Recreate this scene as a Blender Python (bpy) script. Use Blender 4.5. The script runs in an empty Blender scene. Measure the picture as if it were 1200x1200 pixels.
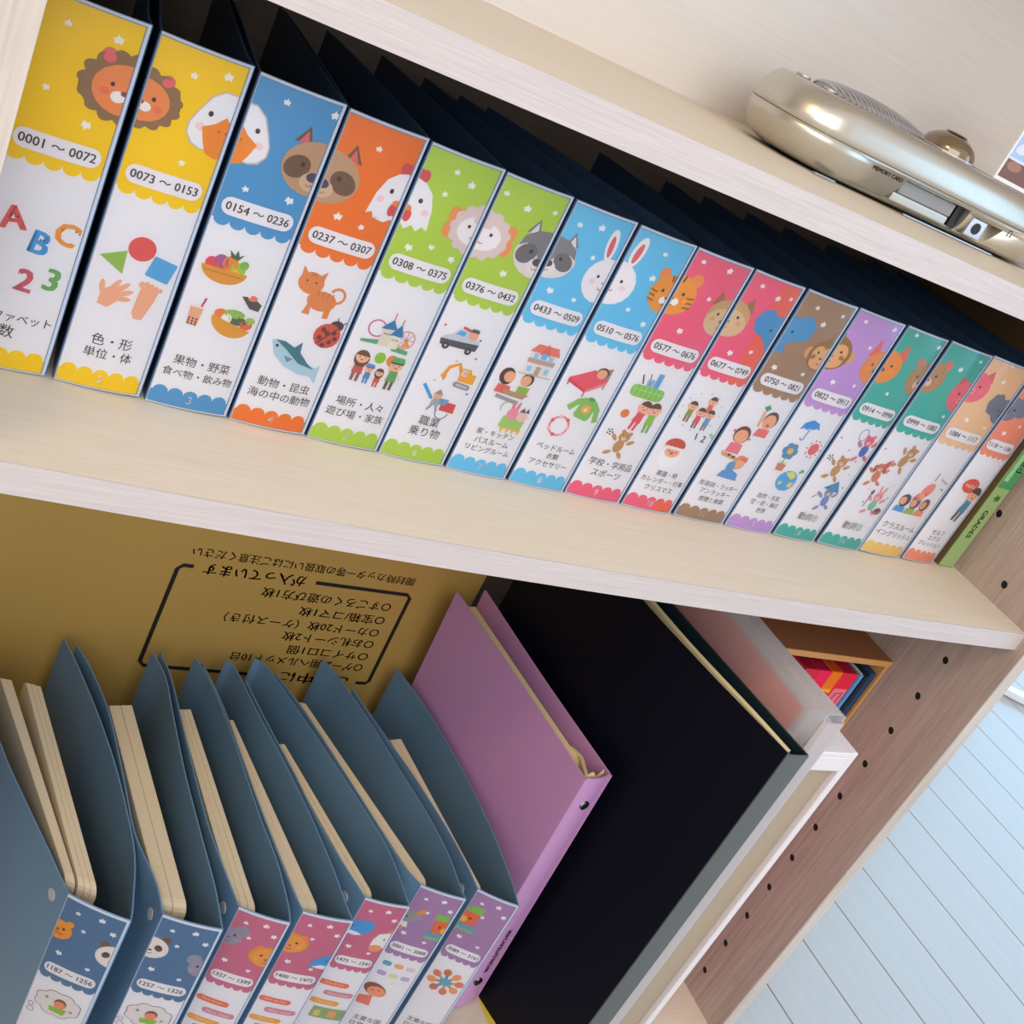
import bpy, bmesh, math, random
from mathutils import Vector, Matrix
random.seed(7)
SC = bpy.context.scene
COL = SC.collection
MM = 0.001
R_ = math.radians

# ------------------------------------------------------------------ camera
cam_d = bpy.data.cameras.new('camera')
cam = bpy.data.objects.new('camera', cam_d)
COL.objects.link(cam)
cr = Vector((0.8210436581, -0.3764551975, 0.4291489203))
cu = Vector((-0.1555647597, 0.5757559764, 0.8026859044))
cf = Vector((0.5492603363, 0.7258006199, -0.4141576307))
ct = Vector((-1.0416575, -0.5594731, 0.3468629))
cam.matrix_world = Matrix(((cr.x, cu.x, -cf.x, ct.x), (cr.y, cu.y, -cf.y, ct.y), (cr.z, cu.z, -cf.z, ct.z), (0, 0, 0, 1)))
cam_d.sensor_width = 36.0
cam_d.lens = 1364.258 / 1200.0 * 36.0
cam_d.clip_start = 0.02
SC.camera = cam

# ------------------------------------------------------------------ world, lamps, exposure
w = bpy.data.worlds.new('room_light'); SC.world = w; w.use_nodes = True
wb = w.node_tree.nodes['Background']
wb.inputs[0].default_value = (0.92, 0.885, 0.87, 1); wb.inputs[1].default_value = 0.72

def area(name, loc, target, sx, sy, power, col):
    l = bpy.data.lights.new(name, 'AREA'); l.shape = 'RECTANGLE'; l.size = sx; l.size_y = sy
    l.energy = power; l.color = col
    o = bpy.data.objects.new(name, l); COL.objects.link(o); o.location = loc
    o.rotation_euler = (Vector(target) - Vector(loc)).to_track_quat('-Z', 'Y').to_euler()
    return o
area('daylight_window', (3.35, -0.9, 1.1), (2.0, -0.9, 1.1), 5.4, 3.0, 105, (0.30, 0.66, 1.0))
area('room_bounce_fill', (-1.3, -2.6, 1.5), (-0.5, 0, -0.1), 2.6, 2.0, 42, (1.0, 0.98, 0.97))  # added soft fill standing for ceiling and room bounce on the spines
area('ceiling_lamp', (-2.2, -1.2, 2.0), (-0.6, 0.1, 0.2), 0.5, 0.5, 13, (1.0, 0.66, 0.32))
SC.view_settings.view_transform = 'Standard'
SC.view_settings.look = 'None'
SC.view_settings.exposure = 0.34
SC.view_settings.gamma = 1.0
SC.view_settings.use_curve_mapping = False

# ------------------------------------------------------------------ materials
def lin(c):
    return tuple(((v / 255.0) / 12.92 if v / 255.0 <= 0.04045 else (((v / 255.0) + 0.055) / 1.055) ** 2.4) for v in c) + (1.0,)

def mat(name, rgb, rough=0.5, metal=0.0, coat=0.0, bump=0.0, bscale=300.0, var=0.0, spec=0.5):
    m = bpy.data.materials.new(name); m.use_nodes = True
    nt = m.node_tree; b = nt.nodes['Principled BSDF']
    b.inputs['Roughness'].default_value = rough; b.inputs['Metallic'].default_value = metal
    b.inputs['Specular IOR Level'].default_value = spec
    b.inputs['Coat Weight'].default_value = coat; b.inputs['Coat Roughness'].default_value = 0.12
    tc = nt.nodes.new('ShaderNodeTexCoord')
    n = nt.nodes.new('ShaderNodeTexNoise'); n.inputs['Scale'].default_value = bscale; n.inputs['Detail'].default_value = 3
    nt.links.new(tc.outputs['Object'], n.inputs['Vector'])
    mx = nt.nodes.new('ShaderNodeMix'); mx.data_type = 'RGBA'
    c = lin(rgb); v = var if var else 0.04
    mx.inputs[6].default_value = tuple(max(0, x * (1 - v)) for x in c[:3]) + (1,)
    mx.inputs[7].default_value = tuple(min(1, x * (1 + v)) for x in c[:3]) + (1,)
    nt.links.new(n.outputs['Fac'], mx.inputs[0]); nt.links.new(mx.outputs[2], b.inputs['Base Color'])
    if bump:
        bp = nt.nodes.new('ShaderNodeBump'); bp.inputs['Strength'].default_value = bump; bp.inputs['Distance'].default_value = 0.0004
        nt.links.new(n.outputs['Fac'], bp.inputs['Height']); nt.links.new(bp.outputs[0], b.inputs['Normal'])
    return m

def wood(name, light, dark, axis, rough=0.5, coarse=1.0, spec=0.5, bump=0.5, contrast=0.5):
    """white-washed ash laminate: long streaks along one axis"""
    m = bpy.data.materials.new(name); m.use_nodes = True
    nt = m.node_tree; b = nt.nodes['Principled BSDF']; L = nt.links
    b.inputs['Roughness'].default_value = rough; b.inputs['Specular IOR Level'].default_value = spec
    tc = nt.nodes.new('ShaderNodeTexCoord'); mp = nt.nodes.new('ShaderNodeMapping')
    s = [260 * coarse] * 3; s['XYZ'.index(axis)] = 9 * coarse
    mp.inputs['Scale'].default_value = s
    L.new(tc.outputs['Object'], mp.inputs['Vector'])
    n1 = nt.nodes.new('ShaderNodeTexNoise'); n1.inputs['Scale'].default_value = 1.0; n1.inputs['Detail'].default_value = 5; n1.inputs['Distortion'].default_value = 0.6
    L.new(mp.outputs[0], n1.inputs['Vector'])
    mp2 = nt.nodes.new('ShaderNodeMapping'); s2 = [38 * coarse] * 3; s2['XYZ'.index(axis)] = 2.2 * coarse
    mp2.inputs['Scale'].default_value = s2; L.new(tc.outputs['Object'], mp2.inputs['Vector'])
    n2 = nt.nodes.new('ShaderNodeTexNoise'); n2.inputs['Scale'].default_value = 1.0; n2.inputs['Detail'].default_value = 4; n2.inputs['Distortion'].default_value = 1.2
    L.new(mp2.outputs[0], n2.inputs['Vector'])
    ad = nt.nodes.new('ShaderNodeMath'); ad.operation = 'MULTIPLY_ADD'; ad.inputs[1].default_value = 0.7
    L.new(n1.outputs['Fac'], ad.inputs[0])
    hf = nt.nodes.new('ShaderNodeMath'); hf.operation = 'MULTIPLY'; hf.inputs[1].default_value = 0.3
    L.new(n2.outputs['Fac'], hf.inputs[0]); L.new(hf.outputs[0], ad.inputs[2])
    rp = nt.nodes.new('ShaderNodeValToRGB')
    rp.color_ramp.elements[0].position = 0.5 - 0.18 / contrast * 0.5; rp.color_ramp.elements[0].color = lin(dark)
    rp.color_ramp.elements[1].position = 0.5 + 0.10 / contrast * 0.5; rp.color_ramp.elements[1].color = lin(light)
    L.new(ad.outputs[0], rp.inputs[0]); L.new(rp.outputs[0], b.inputs['Base Color'])
    bp = nt.nodes.new('ShaderNodeBump'); bp.inputs['Strength'].default_value = bump; bp.inputs['Distance'].default_value = 0.0004
    L.new(ad.outputs[0], bp.inputs['Height']); L.new(bp.outputs[0], b.inputs['Normal'])
    return m

def print_mat(name, rough=0.4, coat=0.0):
    m = bpy.data.materials.new(name); m.use_nodes = True
    nt = m.node_tree; b = nt.nodes['Principled BSDF']
    a = nt.nodes.new('ShaderNodeVertexColor'); a.layer_name = 'ink'
    nt.links.new(a.outputs['Color'], b.inputs['Base Color'])
    b.inputs['Roughness'].default_value = rough; b.inputs['Coat Weight'].default_value = coat; b.inputs['Coat Roughness'].default_value = 0.15
    return m

def film(name, gloss=0.12, tint=(0.97, 0.98, 1.0), rough=0.12):
    """thin clear plastic film: mostly see-through with a fresnel sheen"""
    m = bpy.data.materials.new(name); m.use_nodes = True
    nt = m.node_tree; nt.nodes.clear(); L = nt.links
    o = nt.nodes.new('ShaderNodeOutputMaterial'); mx = nt.nodes.new('ShaderNodeMixShader')
    t = nt.nodes.new('ShaderNodeBsdfTransparent'); t.inputs[0].default_value = tint + (1,)
    g = nt.nodes.new('ShaderNodeBsdfGlossy'); g.inputs['Roughness'].default_value = rough
    f = nt.nodes.new('ShaderNodeFresnel'); f.inputs[0].default_value = 1.45
    ad = nt.nodes.new('ShaderNodeMath'); ad.operation = 'MULTIPLY'; ad.inputs[1].default_value = gloss / 0.12
    L.new(f.outputs[0], ad.inputs[0]); L.new(ad.outputs[0], mx.inputs[0])
    L.new(t.outputs[0], mx.inputs[1]); L.new(g.outputs[0], mx.inputs[2]); L.new(mx.outputs[0], o.inputs[0])
    return m

def frosted(name, rgb, alpha=0.5, rough=0.35):
    """milky translucent plastic"""
    m = bpy.data.materials.new(name); m.use_nodes = True
    nt = m.node_tree; b = nt.nodes['Principled BSDF']; L = nt.links
    b.inputs['Base Color'].default_value = lin(rgb); b.inputs['Roughness'].default_value = rough
    t = nt.nodes.new('ShaderNodeBsdfTransparent'); mx = nt.nodes.new('ShaderNodeMixShader')
    tr = nt.nodes.new('ShaderNodeBsdfTranslucent'); tr.inputs[0].default_value = lin(rgb)
    m2 = nt.nodes.new('ShaderNodeMixShader'); m2.inputs[0].default_value = 0.3
    L.new(b.outputs[0], m2.inputs[1]); L.new(tr.outputs[0], m2.inputs[2])
    mx.inputs[0].default_value = alpha
    o = nt.nodes['Material Output']
    L.new(t.outputs[0], mx.inputs[1]); L.new(m2.outputs[0], mx.inputs[2]); L.new(mx.outputs[0], o.inputs[0])
    return m

M = dict(
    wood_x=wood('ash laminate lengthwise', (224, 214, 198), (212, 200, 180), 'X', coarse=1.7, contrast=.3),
    wood_z=wood('ash laminate upright shaded', (182, 164, 154), (156, 136, 126), 'Z', coarse=1.3, contrast=.4),  # same laminate coloured darker for the shade on the side panels
    wood_shade=wood('ash laminate shaded bay back', (150, 134, 122), (132, 117, 106), 'X', contrast=.3),  # bay back darkened in its colour where little light reaches
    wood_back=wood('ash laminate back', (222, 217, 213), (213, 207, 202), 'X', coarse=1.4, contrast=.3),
    edge_x=wood('white edge band lengthwise', (206, 198, 197), (190, 181, 181), 'X', coarse=2.2, contrast=.35, bump=0.9),
    edge_z=wood('cream edge band upright', (208, 198, 190), (184, 172, 162), 'Z', bump=0.9),
    plank=wood('pale floor board', (166, 163, 160), (161, 157, 154), 'Y', rough=0.24, coarse=0.35, bump=0.02, spec=0.8, contrast=.3),
    seam=mat('dark floor joint', (132, 112, 118), 0.8),
    wall=mat('off white wallpaper', (214, 212, 208), 0.9, bump=0.3),
    pp=mat('steel blue polypropylene', (98, 132, 162), 0.38, spec=0.45),
    pp_dark=mat('darker blue polypropylene', (54, 78, 110), 0.34, spec=0.4),  # darker blue, for the upper row's covers only
    pp_spine=mat('pale blue spine polypropylene', (122, 152, 188), 0.3, spec=0.5),
    snap=mat('grey plastic snap', (176, 176, 184), 0.4),
    card=mat('cream card stock', (214, 200, 174), 0.7, bump=0.6, bscale=900),
    card_line=mat('shaded card edge', (168, 152, 128), 0.8),
    ink=print_mat('printed spine paper', 0.35),
    inkmat=print_mat('printed matt card', 0.55),
    film=film('clear sleeve film', 0.10),
    rim=mat('sleeve rim', (205, 215, 232), 0.2, coat=0.5),
    lilac=mat('lilac polypropylene', (194, 144, 196), 0.42, spec=0.4),
    lilac_in=mat('lilac polypropylene spine', (196, 150, 204), 0.4),
    steel=mat('polished steel', (190, 190, 195), 0.18, metal=1.0),
    hole=mat('dark hole shade', (14, 10, 12), 0.8),  # near-black colour standing for the shade inside the pin holes
    navy=mat('near black navy cover', (5, 6, 22), 0.55, spec=0.15),
    teal_dark=mat('dark teal board', (12, 34, 44), 0.4),
    grey_spine=mat('grey green cloth spine', (90, 96, 96), 0.6, bump=0.4, bscale=1500),
    cream=mat('cream paper', (222, 206, 160), 0.8),
    yellow=mat('yellow card', (226, 198, 70), 0.7),
    frost=frosted('frosted clear plastic', (240, 234, 234), 0.42),
    frost2=frosted('frosted clear spine', (222, 214, 216), 0.8),
    redpaper=mat('coral red paper', (255, 84, 56), 0.7),
    whitebox=mat('white card box', (226, 222, 226), 0.5),
    beige=mat('beige paper', (170, 154, 134), 0.8),
    kraft=mat('brown kraft board', (134, 82, 48), 0.75, bump=0.5, bscale=500),
    kraft_edge=mat('cut kraft edge', (196, 144, 84), 0.75),
    silver=mat('champagne silver plastic', (196, 191, 180), 0.3, metal=0.7, coat=0.4),
    silver2=mat('pale silver plastic', (196, 196, 200), 0.28, metal=0.7, coat=0.3),
    greyplas=mat('grey plastic', (140, 142, 146), 0.45),
    blackplas=mat('black plastic', (16, 15, 16), 0.45),
    bronze=mat('smoky clear knob', (126, 110, 86), 0.12, metal=0.4, coat=0.8),
    gold=None,
    green=mat('leaf green cover', (142, 170, 112), 0.5),
    brownish=mat('brown card cover', (110, 88, 60), 0.6),
    white=mat('white lacquer', (240, 242, 248), 0.3),
    paper=mat('white paper', (232, 234, 240), 0.7),
)
# gold: brushed metallic printed board
g = bpy.data.materials.new('gold printed board'); g.use_nodes = True
gb = g.node_tree.nodes['Principled BSDF']
gb.inputs['Base Color'].default_value = lin((212, 174, 96)); gb.inputs['Metallic'].default_value = 0.45; gb.inputs['Roughness'].default_value = 0.45
gn = g.node_tree.nodes.new('ShaderNodeTexNoise'); gn.inputs['Scale'].default_value = 2500
gp = g.node_tree.nodes.new('ShaderNodeBump'); gp.inputs['Strength'].default_value = 0.25; gp.inputs['Distance'].default_value = 0.0003
g.node_tree.links.new(gn.outputs['Fac'], gp.inputs['Height']); g.node_tree.links.new(gp.outputs[0], gb.inputs['Normal'])
M['gold'] = g

# ------------------------------------------------------------------ object helpers (all lengths in millimetres)
def meta(o, label=None, cat=None, group=None, kind=None):
    if label: o['label'] = label
    if cat: o['category'] = cat
    if group: o['group'] = group
    if kind: o['kind'] = kind
    return o

def empty(name, loc):
    o = bpy.data.objects.new(name, None); o.empty_display_size = 0.02
    o.location = Vector(loc) * MM; COL.objects.link(o); return o

def link(name, bm, m, parent=None, smooth=False, bevel=0.0, seg=2):
    """bm in world mm -> object with its origin at the parent's"""
    org = Vector((0, 0, 0))
    p = parent
    while p is not None:
        org += p.location; p = p.parent
    me = bpy.data.meshes.new(name)
    for v in bm.verts: v.co = v.co * MM - org
    bm.to_mesh(me); bm.free()
    if smooth: me.shade_smooth()
    o = bpy.data.objects.new(name, me); COL.objects.link(o)
    for mm_ in (m if isinstance(m, (list, tuple)) else [m]): me.materials.append(mm_)
    if parent is not None: o.parent = parent
    if bevel:
        b = o.modifiers.new('bevel', 'BEVEL'); b.width = bevel * MM; b.segments = seg; b.limit_method = 'ANGLE'; b.angle_limit = R_(40)
    return o

def NB(): return bmesh.new()

def box(bm, x0, x1, y0, y1, z0, z1, mi=0):
    vs = [bm.verts.new((x, y, z)) for x in (x0, x1) for y in (y0, y1) for z in (z0, z1)]
    for f in ((0, 1, 3, 2), (4, 6, 7, 5), (0, 4, 5, 1), (2, 3, 7, 6), (0, 2, 6, 4), (1, 5, 7, 3)):
        bm.faces.new([vs[i] for i in f]).material_index = mi
    return bm

def B(*a): return box(NB(), *a)

def crom(pts, n=5):
    """catmull-rom smoothing of a 2D polyline"""
    if len(pts) < 3: return [tuple(p) for p in pts]
    P_ = [Vector(p) for p in pts]; P_ = [P_[0] * 2 - P_[1]] + P_ + [P_[-1] * 2 - P_[-2]]
    out = []
    for i in range(1, len(P_) - 2):
        a, b, c, d = P_[i - 1:i + 3]
        for k in range(n):
            t = k / n
            out.append(tuple(0.5 * ((2 * b) + (c - a) * t + (2 * a - 5 * b + 4 * c - d) * t * t + (3 * b - a - 3 * c + d) * t ** 3)))
    out.append(tuple(P_[-2])); return out

def wall(bm, pts, th, z0, z1, side=0.0, mi=0, z1b=None):
    """upright sheet of thickness th following a plan polyline; side shifts the sheet off the line"""
    n = len(pts); V = []
    for i, p in enumerate(pts):
        a = Vector(pts[max(0, i - 1)]); b = Vector(pts[min(n - 1, i + 1)]); d = (b - a).normalized(); nr = Vector((d.y, -d.x))
        p = Vector(p) + nr * side; l, r = p + nr * th / 2, p - nr * th / 2
        zt = z1 if z1b is None else z1 + (z1b - z1) * i / (n - 1)
        V.append([bm.verts.new((l.x, l.y, z0)), bm.verts.new((l.x, l.y, zt)), bm.verts.new((r.x, r.y, zt)), bm.verts.new((r.x, r.y, z0))])
    for i in range(n - 1):
        for k in range(4):
            bm.faces.new((V[i][k], V[i][(k + 1) % 4], V[i + 1][(k + 1) % 4], V[i + 1][k])).material_index = mi
    bm.faces.new(V[0][::-1]).material_index = mi; bm.faces.new(V[-1]).material_index = mi
    bmesh.ops.recalc_face_normals(bm, faces=bm.faces)
    return bm

def cyl(bm, c, axis, r, h, seg=20, r2=None, mi=0):
    """cylinder from point c along unit axis"""
    ax = Vector(axis).normalized(); u = ax.orthogonal().normalized(); v = ax.cross(u); c = Vector(c); r2 = r if r2 is None else r2
    A = [bm.verts.new(c + (u * math.cos(t) + v * math.sin(t)) * r) for t in [2 * math.pi * k / seg for k in range(seg)]]
    Bv = [bm.verts.new(c + ax * h + (u * math.cos(t) + v * math.sin(t)) * r2) for t in [2 * math.pi * k / seg for k in range(seg)]]
    for k in range(seg): bm.faces.new((A[k], A[(k + 1) % seg], Bv[(k + 1) % seg], Bv[k])).material_index = mi
    bm.faces.new(A[::-1]).material_index = mi; bm.faces.new(Bv).material_index = mi
    return bm

# ------------------------------------------------------------------ flat print (spine papers, lettering)
_txt = {}
def glyphs(s):
    """2D triangles of a string, normalised so that its box is (0..w, 0..h); returns (verts, faces, w, h)"""
    if s in _txt: return _txt[s]
    c = bpy.data.curves.new('lettering', 'FONT'); c.body = s; c.size = 10; c.resolution_u = 2
    o = bpy.data.objects.new('lettering', c); me = o.to_mesh()
    vs = [(v.co.x, v.co.y) for v in me.vertices]; fs = [tuple(p.vertices) for p in me.polygons]
    o.to_mesh_clear(); bpy.data.objects.remove(o); bpy.data.curves.remove(c)
    x0 = min(v[0] for v in vs); x1 = max(v[0] for v in vs); y0 = min(v[1] for v in vs); y1 = max(v[1] for v in vs)
    _txt[s] = ([(x - x0, y - y0) for x, y in vs], fs, x1 - x0, y1 - y0)
    return _txt[s]

INK = (84, 72, 72)
class Art:
    """coloured shapes on a sheet: x to the right, z up, level = stacking order"""
    def __init__(s, W, H):
        s.W, s.H, s.l, s.items = W, H, 0, []
    def at(s, l): s.l = l; return s
    def P(s, pts, col, bump=True):
        s.items.append((pts, [tuple(range(len(pts)))], s.l, col)); s.l += 1 if bump else 0
    def ell(s, x, z, rx, rz, col, rot=0, n=18, a0=0, a1=360):
        c, sn = math.cos(R_(rot)), math.sin(R_(rot)); q = []
        m = n if a1 - a0 >= 360 else n + 1
        for k in range(m):
            t = R_(a0 + (a1 - a0) * k / n); u, v = rx * math.cos(t), rz * math.sin(t)
            q.append((x + u * c - v * sn, z + u * sn + v * c))
        s.P(q, col)
    def rect(s, x0, x1, z0, z1, col): s.P([(x0, z0), (x1, z0), (x1, z1), (x0, z1)], col)
    def rbox(s, x, z, wd, ht, r, col, rot=0):
        q = []; c, sn = math.cos(R_(rot)), math.sin(R_(rot)); r = min(r, wd / 2 - .01, ht / 2 - .01)
        for cx, cz, a in ((wd / 2 - r, ht / 2 - r, 0), (-wd / 2 + r, ht / 2 - r, 90), (-wd / 2 + r, -ht / 2 + r, 180), (wd / 2 - r, -ht / 2 + r, 270)):
            for k in range(5):
                t = R_(a + 90 * k / 4); q.append((cx + r * math.cos(t), cz + r * math.sin(t)))
        s.P([(x + u * c - v * sn, z + u * sn + v * c) for u, v in q], col)
    def poly(s, x, z, k, pts, col, rot=0):
        c, sn = math.cos(R_(rot)), math.sin(R_(rot))
        q = [(x + k * (u * c - v * sn), z + k * (u * sn + v * c)) for u, v in pts]
        ar = sum(q[i][0] * q[(i + 1) % len(q)][1] - q[(i + 1) % len(q)][0] * q[i][1] for i in range(len(q)))
        s.P(q if ar > 0 else q[::-1], col)
    def star(s, x, z, r, col=(246, 244, 244), rot=0):
        s.P([(x + (r if k % 2 == 0 else r * .52) * math.cos(R_(90 + rot + 36 * k)), z + (r if k % 2 == 0 else r * .52) * math.sin(R_(90 + rot + 36 * k))) for k in range(10)], col)
    def puff(s, x, z, rx, rz, n, col, d=.08, rot=0):
        q = []
        for k in range(n * 6):
            t = 2 * math.pi * k / (n * 6); rr = 1 - d + d * 1.6 * abs(math.sin(n * t / 2)); q.append((x + rx * rr * math.cos(t), z + rz * rr * math.sin(t)))
        s.P(q, col)
    def line(s, pts, wd, col):
        n = len(pts); L, Rr = [], []
        for i in range(n):
            a = Vector(pts[max(0, i - 1)]); b = Vector(pts[min(n - 1, i + 1)]); d = (b - a).normalized(); nr = Vector((-d.y, d.x)) * wd / 2
            p = Vector(pts[i]); L.append(tuple(p + nr)); Rr.append(tuple(p - nr))
        for i in range(n - 1): s.items.append(([Rr[i], Rr[i + 1], L[i + 1], L[i]], [(0, 1, 2, 3)], s.l, col))
        s.l += 1
    def arc(s, x, z, r, a0, a1, wd, col, n=8, rz=None):
        rz = rz or r
        s.line([(x + r * math.cos(R_(a0 + (a1 - a0) * k / n)), z + rz * math.sin(R_(a0 + (a1 - a0) * k / n))) for k in range(n + 1)], wd, col)
    def text(s, t, x, z, wd, ht, col=INK, rot=0, bold=0.0, flip=1):
        vs, fs, w0, h0 = glyphs(t); k = min(wd / w0, ht / h0); kx = wd / w0 if flip == 2 else k
        c, sn = math.cos(R_(rot)), math.sin(R_(rot))
        for dx in ((0,) if not bold else (-bold, bold)):
            q = []
            for u, v in vs:
                u = (u - w0 / 2) * kx + dx; v = (v - h0 / 2) * k; q.append((x + u * c - v * sn, z + u * sn + v * c))
            s.items.append((q, fs, s.l, col))
            if bold: s.items.append(([(a, b + bold * .8) for a, b in q], fs, s.l, col))
        s.l += 1
    def build(s, name, place, material, parent, clip=None, cuts=()):
        """place(x, z, off) -> world mm"""
        bm = NB(); cl = bm.loops.layers.color.new('ink'); gap = 0.035
        for pts, fs, l, col in s.items:
            vv = [bm.verts.new((p[0], -l * gap, p[1])) for p in pts]; c = tuple(col_s(v) for v in col) + (1,)
            for f in fs:
                try: ff = bm.faces.new([vv[i] for i in f])
                except ValueError: continue
                for lp in ff.loops: lp[cl] = c
        big = [f for f in bm.faces if len(f.verts) > 4]
        if big: bmesh.ops.triangulate(bm, faces=big, ngon_method='EAR_CLIP')
        def cut(co, no, clear):
            bmesh.ops.bisect_plane(bm, geom=bm.verts[:] + bm.edges[:] + bm.faces[:], dist=1e-5, plane_co=co, plane_no=no, clear_outer=clear)
        if clip:
            x0, x1, z0, z1 = clip
            cut((x0, 0, 0), (-1, 0, 0), True); cut((x1, 0, 0), (1, 0, 0), True)
            cut((0, 0, z0), (0, 0, -1), True); cut((0, 0, z1), (0, 0, 1), True)
        for x in cuts: cut((x, 0, 0), (1, 0, 0), False)
        for v in bm.verts: v.co = Vector(place(v.co.x, v.co.z, -v.co.y))
        return link(name, bm, material, parent)

def col_s(v): return v / 255.0   # byte colour layers hold sRGB values

# ------------------------------------------------------------------ little drawings
BL = (70, 60, 60)
def face_base(A, x, z, e=7.5, ez=1.5, er=1.25, smile=True, cheek=None):
    for s_ in (-1, 1): A.ell(x + s_ * e, z + ez, er, er * 1.05, BL, n=8)
    if cheek:
        for s_ in (-1, 1): A.ell(x + s_ * (e + 3.2), z + ez - 4.5, 2.6, 2.1, cheek, n=10)

def head(A, kind, x, b, k=1.0):
    z = A.H * (1 - b); A.at(3)
    def E(dx, dz, rx, rz, c, rot=0, n=18): A.ell(x + dx * k, z + dz * k, rx * k, rz * k, c, rot, n)
    def P(pts, c): A.poly(x, z, k, pts, c)
    if kind == 'lion':
        for s_ in (-1, 1): E(s_ * 13, 15, 4.2, 4.2, (222, 120, 110))
        A.puff(x, z, 25 * k, 19.5 * k, 15, (150, 116, 80)); 
        for s_ in (-1, 1): E(s_ * 12.5, 14, 3.4, 2.8, (235, 110, 115))
        E(0, -1, 18, 14, (240, 146, 84)); face_base(A, x, z - 1, 7.5 * k, 2, cheek=(238, 120, 90))
        for s_ in (-1, 1): E(s_ * 3.2, -5, 4, 3.2, (246, 240, 236))
        E(0, -2.6, 2.2, 1.4, (150, 80, 60))
    elif kind == 'duck':
        P([(-20, -8), (-20, -2), (-17, 5), (-12, 15), (-5, 20), (5, 20), (12, 15), (17, 5), (20, -2), (20, -8), (16, -14), (10, -16), (-10, -16), (-16, -14)], (214, 190, 180))
        P([(-19, -8), (-19, -2), (-16, 5), (-11, 14.5), (-5, 19), (5, 19), (11, 14.5), (16, 5), (19, -2), (19, -8), (15, -13), (10, -15), (-10, -15), (-15, -13)], (240, 240, 244))
        for s_ in (-1, 1): E(s_ * 13, -3, 3, 2.4, (244, 212, 210))
        P([(-12, -3), (-5, 1), (0, 6), (5, 1), (12, -3), (9, -11), (6, -17), (0, -19), (-6, -17), (-9, -11)], (242, 146, 50))
        E(-2, -3, .8, .8, (190, 110, 50), n=6); E(2, -3, .8, .8, (190, 110, 50), n=6)
        for s_ in (-1, 1): E(s_ * 9.5, 5.5, 1.5, 1.7, BL, n=8)
    elif kind in ('tanuki', 'raccoon'):
        base, patch, top, ear = ((196, 158, 122), (120, 92, 72), (196, 158, 122), (226, 110, 110)) if kind == 'tanuki' else ((232, 222, 220), (120, 118, 122), (138, 136, 140), (232, 226, 226))
        for s_ in (-1, 1):
            P([(s_ * 8, 13), (s_ * 12, 23), (s_ * 19, 12)], patch if kind == 'tanuki' else top); P([(s_ * 10, 13), (s_ * 12.4, 20), (s_ * 16.5, 12)], ear)
        E(0, -1, 22, 17, base)
        if kind == 'raccoon':
            P([(-21, 2), (-18, 10), (-10, 15), (0, 16.5), (10, 15), (18, 10), (21, 2), (15, 5), (6, 2), (2, -3), (-2, -3), (-6, 2), (-15, 5)], top)
        for s_ in (-1, 1): E(s_ * 12, -2, 8.5, 7, patch, rot=-s_ * 25)
        for s_ in (-1, 1): E(s_ * 9, 0, 1.5, 1.6, BL, n=8)
        E(0, -9, 8, 6, (214, 182, 152) if kind == 'tanuki' else (238, 228, 226)); E(0, -6, 4.5, 3, (86, 76, 92) if kind == 'tanuki' else (100, 80, 80))
        A.arc(x - 1.5 * k, z - 10.5 * k, 1.5 * k, 180, 360, .5, (190, 90, 90), 5); A.arc(x + 1.5 * k, z - 10.5 * k, 1.5 * k, 180, 360, .5, (190, 90, 90), 5)
    elif kind == 'hen':
        for dx in (-3.5, 0, 3.5): E(dx, 19, 3, 4, (214, 86, 92))
        P([(-18, -14), (-16, 0), (-12, 10), (-6, 15), (0, 16.5), (6, 15), (12, 10), (16, 0), (18, -14), (14, -12), (11, -16), (7, -13), (3, -17), (0, -14), (-4, -17), (-8, -13), (-12, -16), (-14, -12)], (240, 238, 242))
        for s_ in (-1, 1): E(s_ * 12, -3, 2.6, 2.2, (242, 210, 214))
        for s_ in (-1, 1): E(s_ * 6.5, 3.5, 1.5, 1.7, BL, n=8)
        E(-1.8, -8, 2.6, 4.2, (222, 88, 88)); E(1.8, -8, 2.6, 4.2, (222, 88, 88)); E(0, -3.2, 3, 2, (240, 146, 60))
    elif kind == 'sheep':
        for s_ in (-1, 1): E(s_ * 19, 6, 4.5, 6, (240, 158, 96)); E(s_ * 20, -4, 4, 6, (240, 158, 96))
        A.puff(x, z, 19.5 * k, 17 * k, 13, (226, 206, 204))
        E(0, -1, 14, 10, (242, 236, 238)); E(0, 7, 5, 3, (226, 206, 204))
        face_base(A, x, z, 6 * k, 1.5); A.arc(x - 1.2, z - 5, 1.2, 180, 360, .5, (220, 100, 100), 5); A.arc(x + 1.2, z - 5, 1.2, 180, 360, .5, (220, 100, 100), 5)
    elif kind == 'rabbit':
        for s_ in (-1, 1):
            E(s_ * 8, 26, 4.8, 12, (244, 240, 242), rot=-s_ * 8); E(s_ * 8, 25, 2.3, 8, (224, 108, 116), rot=-s_ * 8)
        E(0, 0, 18.5, 17, (242, 236, 240)); face_base(A, x, z, 6.5 * k, 2.5, cheek=(244, 214, 220))
        A.arc(x, z - 4 * k, 2.8, 200, 340, .7, (220, 90, 90), 6); E(0, -1.5, .9, .7, (190, 110, 110), n=6)
    elif kind in ('tiger', 'bear', 'dog', 'lion2', 'monkey', 'pig', 'fox', 'mouse', 'panda', 'cheetah'):
        c = dict(tiger=(240, 160, 66), bear=(186, 146, 104), dog=(206, 166, 116), lion2=(238, 160, 74), monkey=(160, 120, 70), pig=(238, 120, 134), fox=(236, 150, 78), mouse=(158, 150, 170), panda=(238, 226, 222), cheetah=(240, 160, 44))[kind]
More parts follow.
